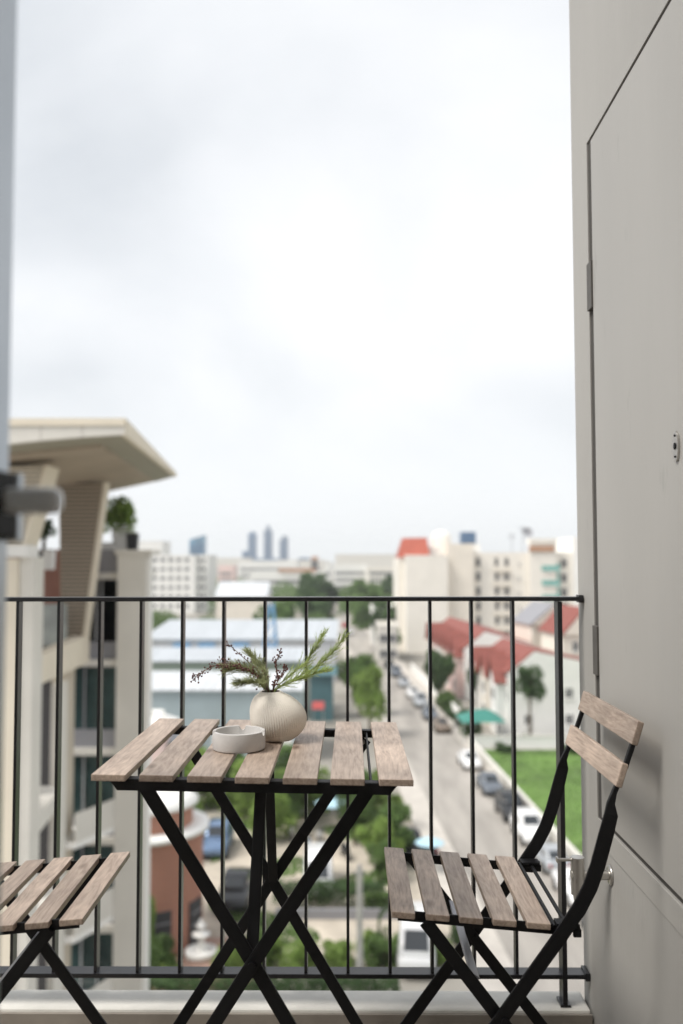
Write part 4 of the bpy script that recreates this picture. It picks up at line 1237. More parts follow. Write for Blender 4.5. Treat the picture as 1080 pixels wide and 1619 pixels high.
        rm = MB().lathe([(0, .085), (.12, .09), (.2, .075), (.2, -.08), (0, -.085)], 16).mesh('rim', M['rim'])
        for x in (wf, wr_):
            for s_ in (-1, 1):
                D.append(('wheel', tm, ((x, s_ * (W_ - .085), .33), (R(90), 0, 0)), (('rim', rm),)))
        VEH[kind, paint] = D
    for nm, me, tr_, sub in VEH[kind, paint]:
        o = link(nm, me, t, *(tr_ or ()))
        for n2, m2 in sub:
            link(n2, m2, o)
    return t
HD = R(90) + RZ
def park(kind, paint, label, t, s, flip, name=None, cat=None, **k):
    nm = name or {'sedan': 'parked_car', 'suv': 'parked_car', 'pickup': 'pickup_truck', 'van': 'van'}[kind]
    x, y = st(t, s)
    return vehicle(kind, paint, label, (x, y, G + .012), HD + (math.pi if flip else 0), nm, cat or {'sedan': 'car', 'suv': 'car', 'pickup': 'pickup', 'van': 'van'}[kind], **k)
# along the low wall of the green lot
park('sedan', 'white', 'white parked car nearest the teal canopy, first along the pale low wall', 2.45, 86.2, True)
park('sedan', 'grey', 'grey parked car second along the pale low wall', 2.5, 77.2, True)
park('suv', 'black', 'dark parked car beside the middle of the pale low wall', 2.6, 69.6, True)
park('suv', 'white', 'white high parked car right in front of the dark one by the low wall', 2.6, 64.2, True)
park('sedan', 'silver', 'silver parked car behind the right chair, near end of the low wall', 2.55, 58.6, False)
park('sedan', 'white', 'white parked car seen just above the right chair seat', 2.5, 53.2, True)
park('sedan', 'silver', 'silver parked car nearest the balcony, seen between chair seat and grey wall', 2.45, 47.6, True)
# farther up the street
park('sedan', 'bronze', 'bronze parked car beside the hedge of the row houses', 2.5, 104, True)
park('sedan', 'grey', 'dark grey parked car just beyond the bronze one', 2.3, 112, True)
park('suv', 'silver', 'silver parked car below the dark round street tree', 2.3, 121, True)
park('sedan', 'white', 'white parked car under the dark round street tree', 2.3, 129, True)
park('sedan', 'silver', 'silver parked car past the dark street tree', 2.2, 140, True)
park('suv', 'grey', 'grey parked car opposite the leafy roadside trees', 2.2, 152, True)
park('sedan', 'black', 'black parked car far up the street on the right', 2.2, 164, True)
park('sedan', 'white', 'white car driving far up the street near the tree tunnel', -1.4, 236, True, name='moving_car', group='cars driving on the street')
park('sedan', 'red', 'reddish car farthest up the street before the trees', -1.5, 262, True, name='moving_car', group='cars driving on the street')
# in the yard below
def lot(kind, paint, label, px, d, rz, nm, cat):
    x, y = at(px, d)
    return vehicle(kind, paint, label, (x, y, G + .022), rz, nm, cat, 'vehicles parked in the yard')
lot('suv', 'blue', 'blue-grey car facing the balcony on the sandy yard beside the rotunda', 346, 61.5, R(-90), 'parked_car', 'car')
lot('pickup', 'black', 'black pickup truck facing the balcony behind the table leg', 377, 52.5, R(-92), 'pickup_truck', 'pickup')
lot('van', 'white', 'white van in the yard seen between the table legs', 503, 54.6, R(-88), 'van', 'van')
lot('pickup', 'black', 'dark pickup parked under the trees at the road edge', 640, 60.5, R(120), 'pickup_truck', 'pickup')
lot('van', 'white', 'small white van with dark windscreen by the green arch', 655, 45.0, R(-95), 'van', 'van')

# motorbikes on the yard
def motorbike(label, px, d, rz, c):
    t = thing('motorbike', label, 'motorbike', (*at(px, d), G + .02), rz, 'motorbikes in the yard')
    for x in (-.62, .62):
        w = MB().lathe([(.2, -.05), (.29, -.05), (.3, 0), (.29, .05), (.2, .05)], 18).build('wheel', M['tyre'], t); w.location = (x, 0, .3); w.rotation_euler = (R(90), 0, 0)
        MB().lathe([(0, .03), (.2, .04), (.2, -.04), (0, -.03)], 12).build('rim', M['rim'], w)
    v, f = profile_body([(-.75, .06, .62, .72), (-.5, .14, .45, .78), (-.1, .13, .3, .70), (.15, .1, .28, .5), (.4, .16, .4, .95), (.5, .1, .55, 1.0)])
    b = MB(); b.add(v, f, 0, True); b.build('body', M[c], t)
    MB().box(-.72, -.05, -.12, .12, .78, .86).build('seat', M['rubber'], t, bevel=.03)
    MB().tube([(.48, -.34, 1.02), (.5, 0, 1.0), (.48, .34, 1.02)], .018, 6).tube([(.45, 0, 1.0), (.62, 0, .3)], .03, 6).build('handlebar', M['rubber'], t)
    MB().box(.5, .56, -.08, .08, .86, 1.0).build('headlight', M['lamp'], t, bevel=.02)
    return t
motorbike('white motorbike left of the table leg crossing, on the sandy yard', 460, 64.0, R(-80), 'car_white')
motorbike('white motorbike under the light blue parasol', 506, 63.0, R(-100), 'car_white')
motorbike('blue motorbike standing between the two white ones', 488, 61.5, R(-85), 'car_blue')
motorbike('dark motorbike near the trees by the kerb', 545, 60.0, R(-70), 'car_black')

# small structures in the yard
def parasol(label, px, d, h, r, m, n=8):
    t = thing('parasol', label, 'parasol', (*at(px, d), G))
    MB().tube([(0, 0, 0), (0, 0, h)], .035, 8).build('pole', M['steel'], t)
    c = MB()
    vs = [(0, 0, h + .05)] + [(r * math.cos(2 * math.pi * k / n), r * math.sin(2 * math.pi * k / n), h - r * .35) for k in range(n)]
    vs += [(x, y, z - .03) for x, y, z in vs]
    m_ = n + 1
    fs = []
    for k in range(n):
        a, b = 1 + k, 1 + (k + 1) % n
        fs += [(0, a, b), (m_, m_ + b, m_ + a), (a, m_ + a, m_ + b, b)]
    c.add(vs, fs); c.build('canopy', M[m], t)
    MB().lathe([(0, 0), (.3, 0), (.3, .08), (.05, .12)], 16).build('base', M['concretepole'], t)
    return t
parasol('light blue parasol among the trees of the yard', 527, 65.5, 2.6, 1.35, 'lightblue')
parasol('pale blue parasol beside the street kerb', 676, 57.0, 2.3, .95, 'lightblue')
po = thing('utility_pole', 'plain pale concrete pole standing in the yard', 'pole', (*at(567, 42.8), G))
MB().tube([(0, 0, -.2), (0, 0, 5.2)], [.17, .13], 12).build('shaft', M['concretepole'], po)
MB().box(-.22, .22, -.05, .05, 4.9, 5.05).tube([(0, 0, 5.2), (0, 0, 5.35)], .09, 10).build('bracket', M['spandrel'], po)
ar = thing('garden_arch', 'dark green wire arch standing by the small white van', 'arch', (*at(628, 45.6), G))
pts = [(1.0 * math.cos(math.pi * k / 12), 0, 1.5 + .9 * math.sin(math.pi * k / 12)) for k in range(13)]
MB().tube([(1.0, 0, 0)] + pts + [(-1.0, 0, 0)], .06, 6).build('hoop', M['leaf_dark'], ar)
MB().tube([(1.0, .5, 0)] + [(x, .5, z) for x, y, z in pts] + [(-1.0, .5, 0)], .06, 6).build('hoop', M['leaf_dark'], ar)
cv = crown_mesh('creeper', 500, (.5, .4, 1.2), 91, M['leaf_mid'], 5, leaf=.16)
o = link('creeper', cv, ar, (-1.0, .25, 1.1))

# hedges and shrubs in front of the yard
def hedge(label, x0, x1, y0, y1, h, kind, n, seed):
    t = thing('hedge', label, 'hedge', ((x0 + x1) / 2, (y0 + y1) / 2, G))
    rnd = random.Random(seed); mb = MB()
    hx, hy = (x1 - x0) / 2, (y1 - y0) / 2
    for _ in range(n):
        p = Vector((rnd.uniform(-hx, hx), rnd.uniform(-hy, hy), h * rnd.uniform(.05, 1) ** .6 + rnd.gauss(0, .05)))
        a = Vector((rnd.gauss(0, 1), rnd.gauss(0, 1), rnd.gauss(0, 1))).normalized()
        b = a.cross(Vector((rnd.gauss(0, 1), rnd.gauss(0, 1), rnd.gauss(0, 1)))).normalized()
        l = .16 * rnd.uniform(.7, 1.4)
        mb.add([p - a * l * .6, p + b * l * .35, p + a * l * .6, p - b * l * .35], [(0, 1, 2, 3)])
    mb.build('foliage', M[kind], t, fix=False)
    return t
hedge('long clipped green hedge running below the railing across the yard front', -9.3, 2.2, 40.4, 41.4, 1.0, 'leaf_dark', 4200, 1)
hedge('low dark green hedge behind the white van', at(440, 55)[0], at(604, 55)[0], 51.2, 52.4, 1.35, 'leaf_dark', 2600, 2)
hedge('short hedge block right of the concrete pole', at(576, 50)[0], at(640, 50)[0], 50.2, 51.0, 1.2, 'leaf_mid', 1400, 3)
low_wall('planter_wall', 'low grey wall holding the hedge behind the white van', at(438, 51)[0] - AX + SL * 50.9, at(640, 51)[0] - AX + SL * 50.9, 49.9, 50.1, .55, M['spandrel'], False)
for (lb, px, d, r, h, k) in (
    ('bright green shrub left of the table leg crossing, low in the yard', 430, 44.6, 1.0, 1.7, 'light'),
    ('bright green shrub right below the table leg crossing', 482, 44.0, 1.2, 1.6, 'light'),
    ('bright green shrub next to the concrete pole', 536, 44.2, 1.1, 1.5, 'light'),
    ('green shrub between the pole and the green arch', 604, 44.4, .9, 1.5, 'mid'),
    ('green shrub right of the small white van', 690, 44.6, .9, 1.3, 'light'),
    ('leafy shrub at the foot of the rotunda', 262, 42.6, 1.1, 1.4, 'light'),
    ('light green shrub beside the white fountain', 362, 43.6, 1.0, 1.5, 'light'),
    ('second light green shrub right of the fountain', 398, 44.4, 1.0, 1.7, 'mid'),
    ('low shrub at the front right of the concrete pole', 582, 46.2, .8, 1.1, 'light'),
    ('shrub by the kerb under the right chair', 718, 46.5, .5, 1.5, 'dark')):
    bush(lb, px, d, r, h, k, 2)
# trees between yard and sheds
for (lb, px, d, cr, h, k) in (
    ('pale green tree behind the rotunda roof', 262, 66, 2.2, 5.0, 'light'),
    ('broad light green tree behind the blue-grey car', 305, 72, 2.8, 5.5, 'light'),
    ('mid green tree seen under the left half of the table', 352, 74, 2.6, 4.8, 'mid'),
    ('light green palm-like tree behind the table brace', 402, 69, 2.7, 5.2, 'light'),
    ('mid green tree right of the table brace', 446, 72, 2.6, 5.0, 'mid'),
    ('light green tree by the light blue parasol', 490, 69, 2.2, 4.6, 'light'),
    ('mid green tree behind the right table leg', 552, 67, 2.2, 4.7, 'mid'),
    ('light green tree under the right table corner', 590, 66, 2.0, 4.8, 'light'),
    ('mid green tree at the kerb right of the table corner', 622, 60, 1.6, 3.9, 'mid'),
    ('low green tree left of the first shrub by the kerb', 600, 55.5, 1.1, 2.6, 'mid')):
    tree(lb, px, d, cr, h, k, 2, name='yard_tree')

for (lb, px, d, cr, h, k) in (
    ('light green tree close behind the white rotunda dome', 250, 59, 1.9, 4.2, 'light'),
    ('light green tree between the rotunda and the blue-grey car', 300, 62, 1.9, 4.0, 'light'),
    ('bushy light green tree left of the white motorbike', 425, 63.5, 1.9, 4.0, 'light'),
    ('bushy mid green tree under the light blue parasol', 462, 66.5, 1.8, 4.2, 'mid'),
    ('light green tree in front of the dark pickup', 598, 58, 1.5, 3.6, 'light'),
    ('mid green tree between the parasol and the right table leg', 560, 62.5, 1.5, 3.8, 'mid')):
    tree(lb, px, d, cr, h, k, 2, name='yard_tree')

# street trees
for (lb, t_, s, cr, h, k, q) in (
    ('tall oval dark green tree in front of the white gable end', 10.9, 96.6, 1.75, 8.6, 'dark', 2),
    ('dark round street tree in front of the pink row houses', 5.6, 127, 2.6, 7.6, 'dark', 0),
    ('slim green tree between the two red-roofed rows', 8.2, 113, 1.3, 6.6, 'dark', 1),
    ('bright green roadside tree nearest on the left of the street', -5.9, 101, 2.6, 8.6, 'light', 2),
    ('bright green roadside tree second on the left of the street', -6.3, 114, 2.6, 8.0, 'mid', 2),
    ('third roadside tree on the left, darker', -6.4, 130, 2.3, 6.6, 'mid', 0),
    ('dark green tree beside the far street bend on the right', 5.2, 205, 4.6, 11.5, 'dark', 0),
    ('broad tree behind the dark one on the right of the far street', 7.5, 255, 6.5, 13.0, 'mid', 1),
    ('low tree at the foot of the tall cream block by the street', 4.6, 186, 2.0, 6.5, 'mid', 1),
    ('dark green tree on the left of the far street', -8.5, 235, 7.0, 13.0, 'dark', 1),
    ('tall dark tree on the left before the street vanishes', -9.5, 330, 9.0, 17.5, 'dark', 0),
    ('broad dark tree left of the blue crane', -22, 228, 6.0, 11.5, 'mid', 0),
    ('round far tree on the right where the street vanishes', 9, 350, 9.0, 15.0, 'mid', 0),
    ('far tree right of the vanishing street behind the dark one', 25, 360, 9.0, 14.0, 'dark', 1)):
    x, y = st(t_, s)
    tree(lb, 552 + x / y * FPX, y, cr, h, k, q, zc=h - cr * 1.25 if h - cr * 1.25 > 1 else None)
for i, (lb, t_, s, r, h, k) in enumerate((
    ('dark bush beside the bronze car', 5.0, 106, 1.6, 2.6, 'dark'),
    ('green bush at the gate of the nearest row house', 5.6, 100.5, 1.3, 2.0, 'mid'),
    ('bush in front of the pink house', 5.4, 116, 1.5, 3.2, 'mid'),
    ('small bush at the foot of the tall oval tree', 10.6, 95.6, 1.0, 1.3, 'dark'),
    ('low bush along the lot end wall right of the canopy', 7.2, 92.8, 1.2, .9, 'dark'),
    ('low dark bush at the far right corner of the green lot', 14.5, 92.6, 1.6, .9, 'dark'))):
    x, y = st(t_, s)
    bush(lb, 552 + x / y * FPX, y, r, h, k, i % 2)

# teal car canopy
tcx = thing('car_canopy', 'teal canvas canopy over a driveway beside the white gable house', 'canopy', (*st(5.9, 98.6), G), RZ)
MB().add([(-2.3, -2.0, 2.25), (2.5, -2.0, 2.25), (2.5, 2.2, 2.4), (-2.3, 2.2, 2.4), (-.2, .1, 3.35), (.9, .1, 3.35)],
         [(0, 1, 5, 4), (1, 2, 5), (2, 3, 4, 5), (3, 0, 4), (3, 2, 1, 0)]).build('canvas_roof', M['tealcanvas'], tcx)
for (x, y) in ((-2.2, -1.9), (2.4, -1.9), (2.4, 2.1), (-2.2, 2.1)):
    MB().tube([(x, y, 0), (x, y, 2.3)], .06, 8).build('post', M['winframe'], tcx)

# ---------------------------------------------------------------- row houses with red roofs
def row_house(label, s, w, m, t0=9.4, dep=9.5, gate=True, first=False, last=False, hh=7.2):
    """Local x to the back (away from the street), local y along the street; the front faces -x."""
    x, y = st(t0, s)
    t = thing('row_house', label, 'house', (x, y, G), RZ, 'red-roofed row houses')
    MB().box(0, dep, .01, w - .01, -.3, hh).build('wall', M[m], t)
    # main roof: ridge along the street, set towards the front
    rf = MB()
    rf.add([(-.45, 0, hh - .12), (3.0, 0, hh + 2.4), (dep + .2, 0, hh + .6), (-.45, w, hh - .12), (3.0, w, hh + 2.4), (dep + .2, w, hh + .6)],
           [(0, 1, 4, 3), (1, 2, 5, 4), (2, 0, 3, 5), (0, 2, 1), (3, 4, 5)])
    rf.build('roof', M['redroof'], t)
    # gable end walls show white under the roof line
    if first:
        MB().add([(0, -.03, hh - .2), (3.0, -.03, hh + 2.25), (dep, -.03, hh + .5), (dep, -.03, -.2), (0, -.03, -.2), (0, .0, hh - .2), (3.0, .0, hh + 2.25), (dep, .0, hh + .5), (dep, .0, -.2), (0, .0, -.2)],
                 [(0, 1, 2, 3, 4), (9, 8, 7, 6, 5), (0, 5, 6, 1), (1, 6, 7, 2), (2, 7, 8, 3), (3, 8, 9, 4), (4, 9, 5, 0)]).build('gable_wall', M['white'], t)
    # cross gable over the front bay
    bw = w * .62; b0 = w * .19
    bay = MB().box(-1.1, -.002, b0, b0 + bw, -.3, hh - 1.0)
    bay.add([(-1.1, b0, hh - 1.0), (-1.1, b0 + bw, hh - 1.0), (-1.1, b0 + bw / 2, hh + 1.25), (1.6, b0, hh - 1.0), (1.6, b0 + bw, hh - 1.0), (1.6, b0 + bw / 2, hh + 1.25)],
            [(0, 1, 2), (5, 4, 3), (0, 3, 4, 1), (1, 4, 5, 2), (2, 5, 3, 0)])
    bay.build('front_bay', M[m], t)
    gr_ = MB()
    a, b, c = b0 - .35, b0 + bw + .35, b0 + bw / 2
    zl, zr = hh - 1.45, hh + 1.45
    for (u0, u1) in ((a, c), (b, c)):
        gr_.add([(-1.5, u0, zl), (-1.5, u1, zr), (2.4, u1, zr), (2.4, u0, zl), (-1.5, u0, zl + .14), (-1.5, u1, zr + .14), (2.4, u1, zr + .14), (2.4, u0, zl + .14)],
                [(0, 1, 2, 3), (7, 6, 5, 4), (0, 4, 5, 1), (1, 5, 6, 2), (2, 6, 7, 3), (3, 7, 4, 0)])
    gr_.build('gable_roof', M['redroof'], t)
    for z in (1.0, 3.7):
        win_grid(t, 0, 0, 1, z, 0, 1, bw * .55, 1.5, 0, R(-90), 'farwin', 'white', 1, org=(-1.1, b0 + bw / 2))
    win_grid(t, 0, 0, 1, 3.8, 0, 1, .7, 1.2, 0, R(-90), 'farwin', 'white', 0, org=(0, w * .08 + .2))
    d_ = MB().box(-.05, .0, w * .84 - .02, w * .97, 0.05, 2.15).build('door', M['trunk'], t)
    MB().box(-3.9, -3.72, .05, w - .05, 0, 1.5).build('garden_wall', M['white'], t)
    if first:
        win_grid(t, 2.2, 6.8, 2, 1.3, 2.9, 2, 1.0, 1.2, -.03, 0, 'farwin', 'white', 1)
    return t
row_house('white row house at the near end, its big white gable wall facing the green lot', 100.2, 5.6, 'white', first=True, dep=11.5)
row_house('cream row house right behind the white gable house', 105.8, 5.2, 'cream')
row_house('white row house third from the green lot', 111.0, 5.2, 'white')
row_house('pink row house at the near end of the second row', 127.5, 5.2, 'pink', first=True)
row_house('pale pink row house second in the far row', 132.7, 5.2, 'pink')
row_house('cream row house in the middle of the far row', 137.9, 5.2, 'cream')
row_house('white row house fourth in the far row', 143.1, 5.2, 'white')
row_house('pink row house fifth in the far row', 148.3, 5.2, 'pink')
row_house('cream row house at the far end, next to the tall cream block', 153.5, 5.2, 'cream')
# houses behind, at the right
def back_house(label, px, d, w, dep, h, m, roofm, rise):
    x, y = at(px, d)
    t = thing('house', label, 'house', (x, y, G), R(8))
    MB().box(0, w, 0, dep, -.3, h).build('wall', M[m], t)
    MB().prism([(-.4, h + .003), (w + .4, h + .003), (w / 2, h + rise)], 1, -.4, dep + .4).build('roof', M[roofm], t)
    gm = MB().prism([(0.02, h + .004), (w - .02, h + .004), (w / 2, h + rise * .93)], 1, -.43, -.402)
    gm.build('gable', M[m], t)
    win_grid(t, w * .3, w * .7, 2, h - 2.2, 0, 1, 1.0, 1.3, 0, 0, 'farwin', 'white', 1)
    return t
back_house('cream house with a grey gable roof behind the white gable house', 838, 128, 6.5, 8, 10.4, 'cream', 'spandrel', 3.0)
back_house('cream house with a steep red roof beside the grey balcony wall', 886, 118, 6.0, 8, 9.8, 'cream', 'redroof', 3.6)
back_house('low white house with rust-coloured eave right of the white gable house', 893, 103, 6.0, 7, 4.3, 'white', 'orangeroof', 1.0)

# ---------------------------------------------------------------- tall cream apartment block
ap = thing('apartment_block', 'tall cream apartment block with teal balconies and a red roof behind the row houses', 'building', (0, 0, G))
D0 = 192.0
X = lambda px, d=D0: (px - 552) / FPX * d
Z = lambda py, d=D0: 20.0 + (885 - py) / FPX * d
def abox(name, px0, px1, d0, d1, py_top, m, d=D0, zb=-.3):
    return MB().box(X(px0, d), X(px1, d), d0, d1, zb, Z(py_top, d)).build(name, M[m], ap)
abox('wall', 641, 706, 190.0, 215, 880, 'paleblock')
abox('wall', 706.4, 748, 192.0, 215, 862, 'cream')
abox('wall', 748.3, 905, 194.0, 215, 876, 'paleblock', 194)
abox('wall', 905.5, 1000, 193.0, 215, 852, 'white', 193)
abox('wall', 628, 640.6, 196.0, 214, 885, 'paleblock', 196)
abox('wall', 836, 878, 192.6, 193.9, 862, 'paleblock', 193)
# red mansard at the street corner
MB().hexa([(X(630), 196.2, Z(884.5)), (X(678), 190.2, Z(879.8)), (X(678), 206, Z(879.8)), (X(630), 206, Z(884.5))],
          [(X(640), 198, Z(852)), (X(676), 194, Z(852)), (X(674), 204, Z(852)), (X(640), 204, Z(852))]).build('mansard_roof', M['orangeroof'], ap)
tk = MB().lathe([(2.3, Z(868)), (2.3, Z(850)), (1.8, Z(844)), (.9, Z(840)), (0, Z(839))], 28)
o = tk.build('water_tank', M['paleblock'], ap); o.location = (X(703), 200, 0)
MB().box(X(682), X(722), 197, 206, Z(879), Z(866)).build('roof_house', M['white'], ap)
MB().box(X(738), X(764), 197, 207, Z(879), Z(862)).build('roof_house', M['white'], ap)
MB().box(X(838), X(880), 192.3, 196, Z(861.7), Z(854)).build('roof_house', M['paleblock'], ap)
MB().box(X(836), X(876), 192.2, 192.59, Z(874), Z(866.5)).build('fascia', M['rust'], ap)
# window columns
for px, w in ((755, 1.1), (784, .9), (800, 1.0)):
    win_grid(ap, X(px, 194), 0, 1, Z(898, 194), -3.15, 7, w, 1.9, 194.0, 0, 'farwin', 'cream', 0)
for px in (848, 890):
    win_grid(ap, X(px, 194), 0, 1, Z(900, 194), -3.15, 7, 1.4, 1.9, 194.0, 0, 'farwin', 'cream', 1)
win_grid(ap, X(820, 194), 0, 1, Z(898, 194), -3.15, 7, .6, .9, 194.0, 0, 'winframe', 'cream', 0)
MB().box(X(851, 194), X(883, 194), 193.88, 193.95, 1.0, Z(893, 194)).build('bay_panel', M['teal'], ap)
for r in range(7):      # teal balconies, each with its slab and door behind
    z = Z(905, 194) - 3.15 * r
    b = MB().box(X(853, 194), X(881, 194), 192.3, 192.36, z, z + 1.15).box(X(853, 194), X(853, 194) + .06, 192.37, 193.9, z, z + 1.15).build('balcony', M['teal'], ap)
    MB().box(X(853, 194), X(881, 194), 192.25, 193.95, z - .15, z - .003).build('slab', M['white'], b)
    MB().box(X(858, 194), X(876, 194), 193.55, 193.6, z, z + 2.2).build('door', M['greenglass'], b)
    lg = MB().box(X(779, 194), X(806, 194), 193.2, 193.95, z - .15, z - .02).box(X(779, 194), X(806, 194), 193.2, 193.25, z - .018, z + .8)
    lg.build('ledge', M['cream'], ap)
    MB().box(X(785, 194), X(796, 194), 193.3, 193.8, z + .0, z + .6).build('air_conditioner', M['winframe'], ap)
for px, h in ((818, 3.6), (836, 5.2), (846, 4.4), (900, 2.2)):
    x = X(px); an = MB()
    an.tube([(x, 199, 20), (x, 199, 22.0 + h)], .07, 5)
    an.box(x - .9, x + .9, 198.94, 199.06, 21.4 + h, 21.55 + h).box(x - .6, x + .6, 198.94, 199.06, 20.8 + h, 20.95 + h)
    an.build('antenna', M['spandrel'], ap)
ds = MB().lathe([(0, 0), (.7, .12), (1.2, .42)], 18)
for px, dz in ((843, 25.6),):
    o = ds.build('satellite_dish', M['spandrel'], ap); o.location = (X(px), 198.6, dz); o.rotation_euler = (R(60), R(20), 0)
    MB().tube([(0, 0, 0), (0, 0.2, -4)], .06, 6).build('mast', M['spandrel'], o)

# ---------------------------------------------------------------- sheds left of the street
def shed(label, px0, px1, d0, d1, h0, h1, wallm, roofm, npan=14, extra=None):
    x0, x1 = at(px0, d0)[0], at(px1, d0)[0]
    t = thing('warehouse', label, 'warehouse', (x0, d0, G))
    w, dep = x1 - x0, d1 - d0
    MB().box(0, w, 0, dep, -.3, h0).build('wall', M[wallm], t)
    sm_ = None
    pw = (w + .8) / npan
    for k in range(npan):     # roof sheets, laid one beside the other
        a = -.4 + pw * k
        if sm_ is None:
            q = MB().add([(0, -.4, h0 + .004), (pw - .05, -.4, h0 + .004), (pw - .05, dep, h1), (0, dep, h1), (0, -.4, h0 + .12), (pw - .05, -.4, h0 + .12), (pw - .05, dep, h1 + .12), (0, dep, h1 + .12)],
                         [(3, 2, 1, 0), (4, 5, 6, 7), (0, 1, 5, 4), (1, 2, 6, 5), (2, 3, 7, 6), (3, 0, 4, 7)])
            q.box(pw - .11, pw - .051, -.38, -.1, h0 + .12, h0 + .2)
            sm_ = q.mesh('roof_sheet', M[roofm])
        link('roof_sheet', sm_, t, (a, 0, 0))
    MB().box(.02, w - .02, dep - .3, dep, h0 + .002, h1 - .004).build('back_wall', M[wallm], t)
    return t
w1 = shed('farthest long shed with a blue-grey metal roof in front of the trees', 228, 530, 145, 168, 6.8, 8.4, 'whiteroof', 'metalroof', 26)
w2 = shed('middle long shed with a pale metal roof and a dark wall under it', 222, 484, 112, 121, 7.0, 7.8, 'shedgreen', 'metalroof', 22)
w3 = shed('nearest long shed with a white roof and blue-grey wall, behind the table', 200, 474, 88, 97, 6.9, 7.6, 'shedwall', 'whiteroof', 18)
for i in range(7):
    MB().box(2 + i * 2.2, 3.2 + i * 2.2, -.06, -.003, 1.2, 2.8).build('window', M['farwin'] if i % 3 else M['white'], w3)
for i in range(6):
    MB().box(2 + i * 3.1, 4.4 + i * 3.1, -.06, -.003, .3, 3.4).build('shutter', M['spandrel'] if i % 2 else M['white'], w2)
for a in (5, 9, 14.5):
    MB().box(a, a + 2.6, -.72, -.02, 4.6, 6.2).build('blue_tank', M['blue'], w1)
block('low green-grey shed at the left end behind the wing pier', 236, 300, 80, 3.6, 4, 'shedgreen', name='shed', cat='shed', roof='gable')
block('small pink-white pavilion beside the wing pier', 225, 262, 78, 5.2, 4, 'pink', name='pavilion', cat='pavilion', roof='hip', roofm='white')
block('dark teal container hut left of the roadside trees', 490, 526, 110, 5.6, 4, 'tealdark', name='hut', cat='hut', roof='gable', roofm='tealdark')
ra = thing('red_awning', 'red awning over a stall at the foot of the teal hut', 'awning', (*at(503, 107.5), G))
MB().add([(-.7, -1, 2.0), (.7, -1, 2.0), (.7, .8, 2.6), (-.7, .8, 2.6), (-.7, -1, 2.06), (.7, -1, 2.06), (.7, .8, 2.66), (-.7, .8, 2.66)],
         [(3, 2, 1, 0), (4, 5, 6, 7), (0, 1, 5, 4), (1, 2, 6, 5), (2, 3, 7, 6), (3, 0, 4, 7)]).build('cover', M['red'], ra)
for x in (-.62, .62):
    for y in (-.9, .7):
        MB().tube([(x, y, 0), (x, y, 2.05 + (y + .9) * .3)], .03, 6).build('post', M['steel'], ra)
# blue crane mast standing on the far shed's yard
crn = thing('crane', 'slim bright blue crane mast standing at the far shed', 'crane', (*at(428, 126), G))
m_ = MB()
for (sx, sy) in ((-1, -1), (1, -1), (1, 1), (-1, 1)):
    m_.tube([(sx * 1.5, sy * 1.0, 0), (sx * .35, sy * .3, 13.6)], .16, 6)
for k in range(7):
    z0, z1 = k * 1.9, (k + 1) * 1.9
    q = lambda z: 1.5 - 1.15 * z / 13.6
    m_.tube([(-q(z0), -.9 + .045 * z0, z0), (q(z1), -.9 + .045 * z1, z1)], .1, 5)
m_.build('mast', M['blue'], crn)
MB().box(-.9, .9, -.8, .8, 6.0, 7.8).build('cab', M['blue'], crn)

# ---------------------------------------------------------------- middle distance
block('white apartment block with dark window rows left of the blue tower', 232, 308, 330, 20.9, 22, 'white', 6, 5, (1.7, 1.5), floor0=2, dz=3.4, frame='white')
block('white slab joined to the right of the white apartment block', 308.6, 330, 336, 20.9, 20, 'white', 6, 2, (1.2, 1.3), floor0=2, dz=3.4, frame='white')
block('low cream hall in front of the middle trees', 342, 420, 270, 8.5, 20, 'cream', 0, 0, roof='gable', roofm='whiteroof')
block('long pale building with an orange roof edge in the middle distance', 395, 505, 520, 12.0, 30, 'white', 2, 12, (3, 2), floor0=2, dz=4, roof='parapet')
obm = thing('billboard', 'long orange sign board along the roof edge of a far pale building', 'sign', (*at(440, 519), G + 12.8))
MB().box(0, 22, -.4, -.1, 0, 2.0).build('board', M['rust'], obm)
MB().box(1, 1.4, -.1, .2, -1, 2).box(20, 20.4, -.1, .2, -1, 2).build('support', M['spandrel'], obm)
block('broad white building behind the orange-edged one', 376, 470, 640, 18.5, 40, 'white', 3, 10, (3, 2), floor0=3, dz=4.5)
block('small brick-red building beside the white slab', 345, 369, 560, 15.5, 20, 'pink', 3, 3, (2, 2), floor0=2, dz=4)
block('white mid-rise with ranks of windows right of the vanishing street', 527, 580, 450, 16.5, 26, 'white', 4, 9, (1.4, 1.6), floor0=2, dz=3.4)
block('pale stepped mid-rise beside the tall cream block', 580.5, 628, 440, 15.0, 26, 'paleblock', 4, 7, (1.5, 1.6), floor0=2, dz=3.4)
block('narrow white tower at the edge of the vanishing street', 513, 522, 400, 18.5, 16, 'white', 4, 2, (1, 1.4), floor0=2, dz=3.6)
block('low white house block below the far right trees', 588, 634, 205, 8.0, 16, 'white', 2, 5, (1.2, 1.4), floor0=1.2, dz=3.2)
block('low pale shop row left of the tall cream block', 597, 628, 172, 6.5, 12, 'stone', 2, 3, (1.4, 1.4), floor0=1.0, dz=3.0)
block('pale grey low-rise under the three towers', 440, 512, 900, 19.0, 40, 'stone', 2, 8, (3, 2), floor0=4, dz=5)
block('pale grey low-rise behind the small brick-red building', 328, 392, 860, 21.0, 40, 'stone', 2, 7, (3, 2), floor0=4, dz=5)
block('grey-white low-rise far behind the right mid-rises', 530, 625, 820, 24.0, 40, 'stone', 2, 10, (3, 2), floor0=5, dz=5)
block('pale flat building on the left rising over the end pier of the wing', 214, 256, 420, 28.0, 20, 'white', 2, 4, (2, 1.6), floor0=18, dz=4)
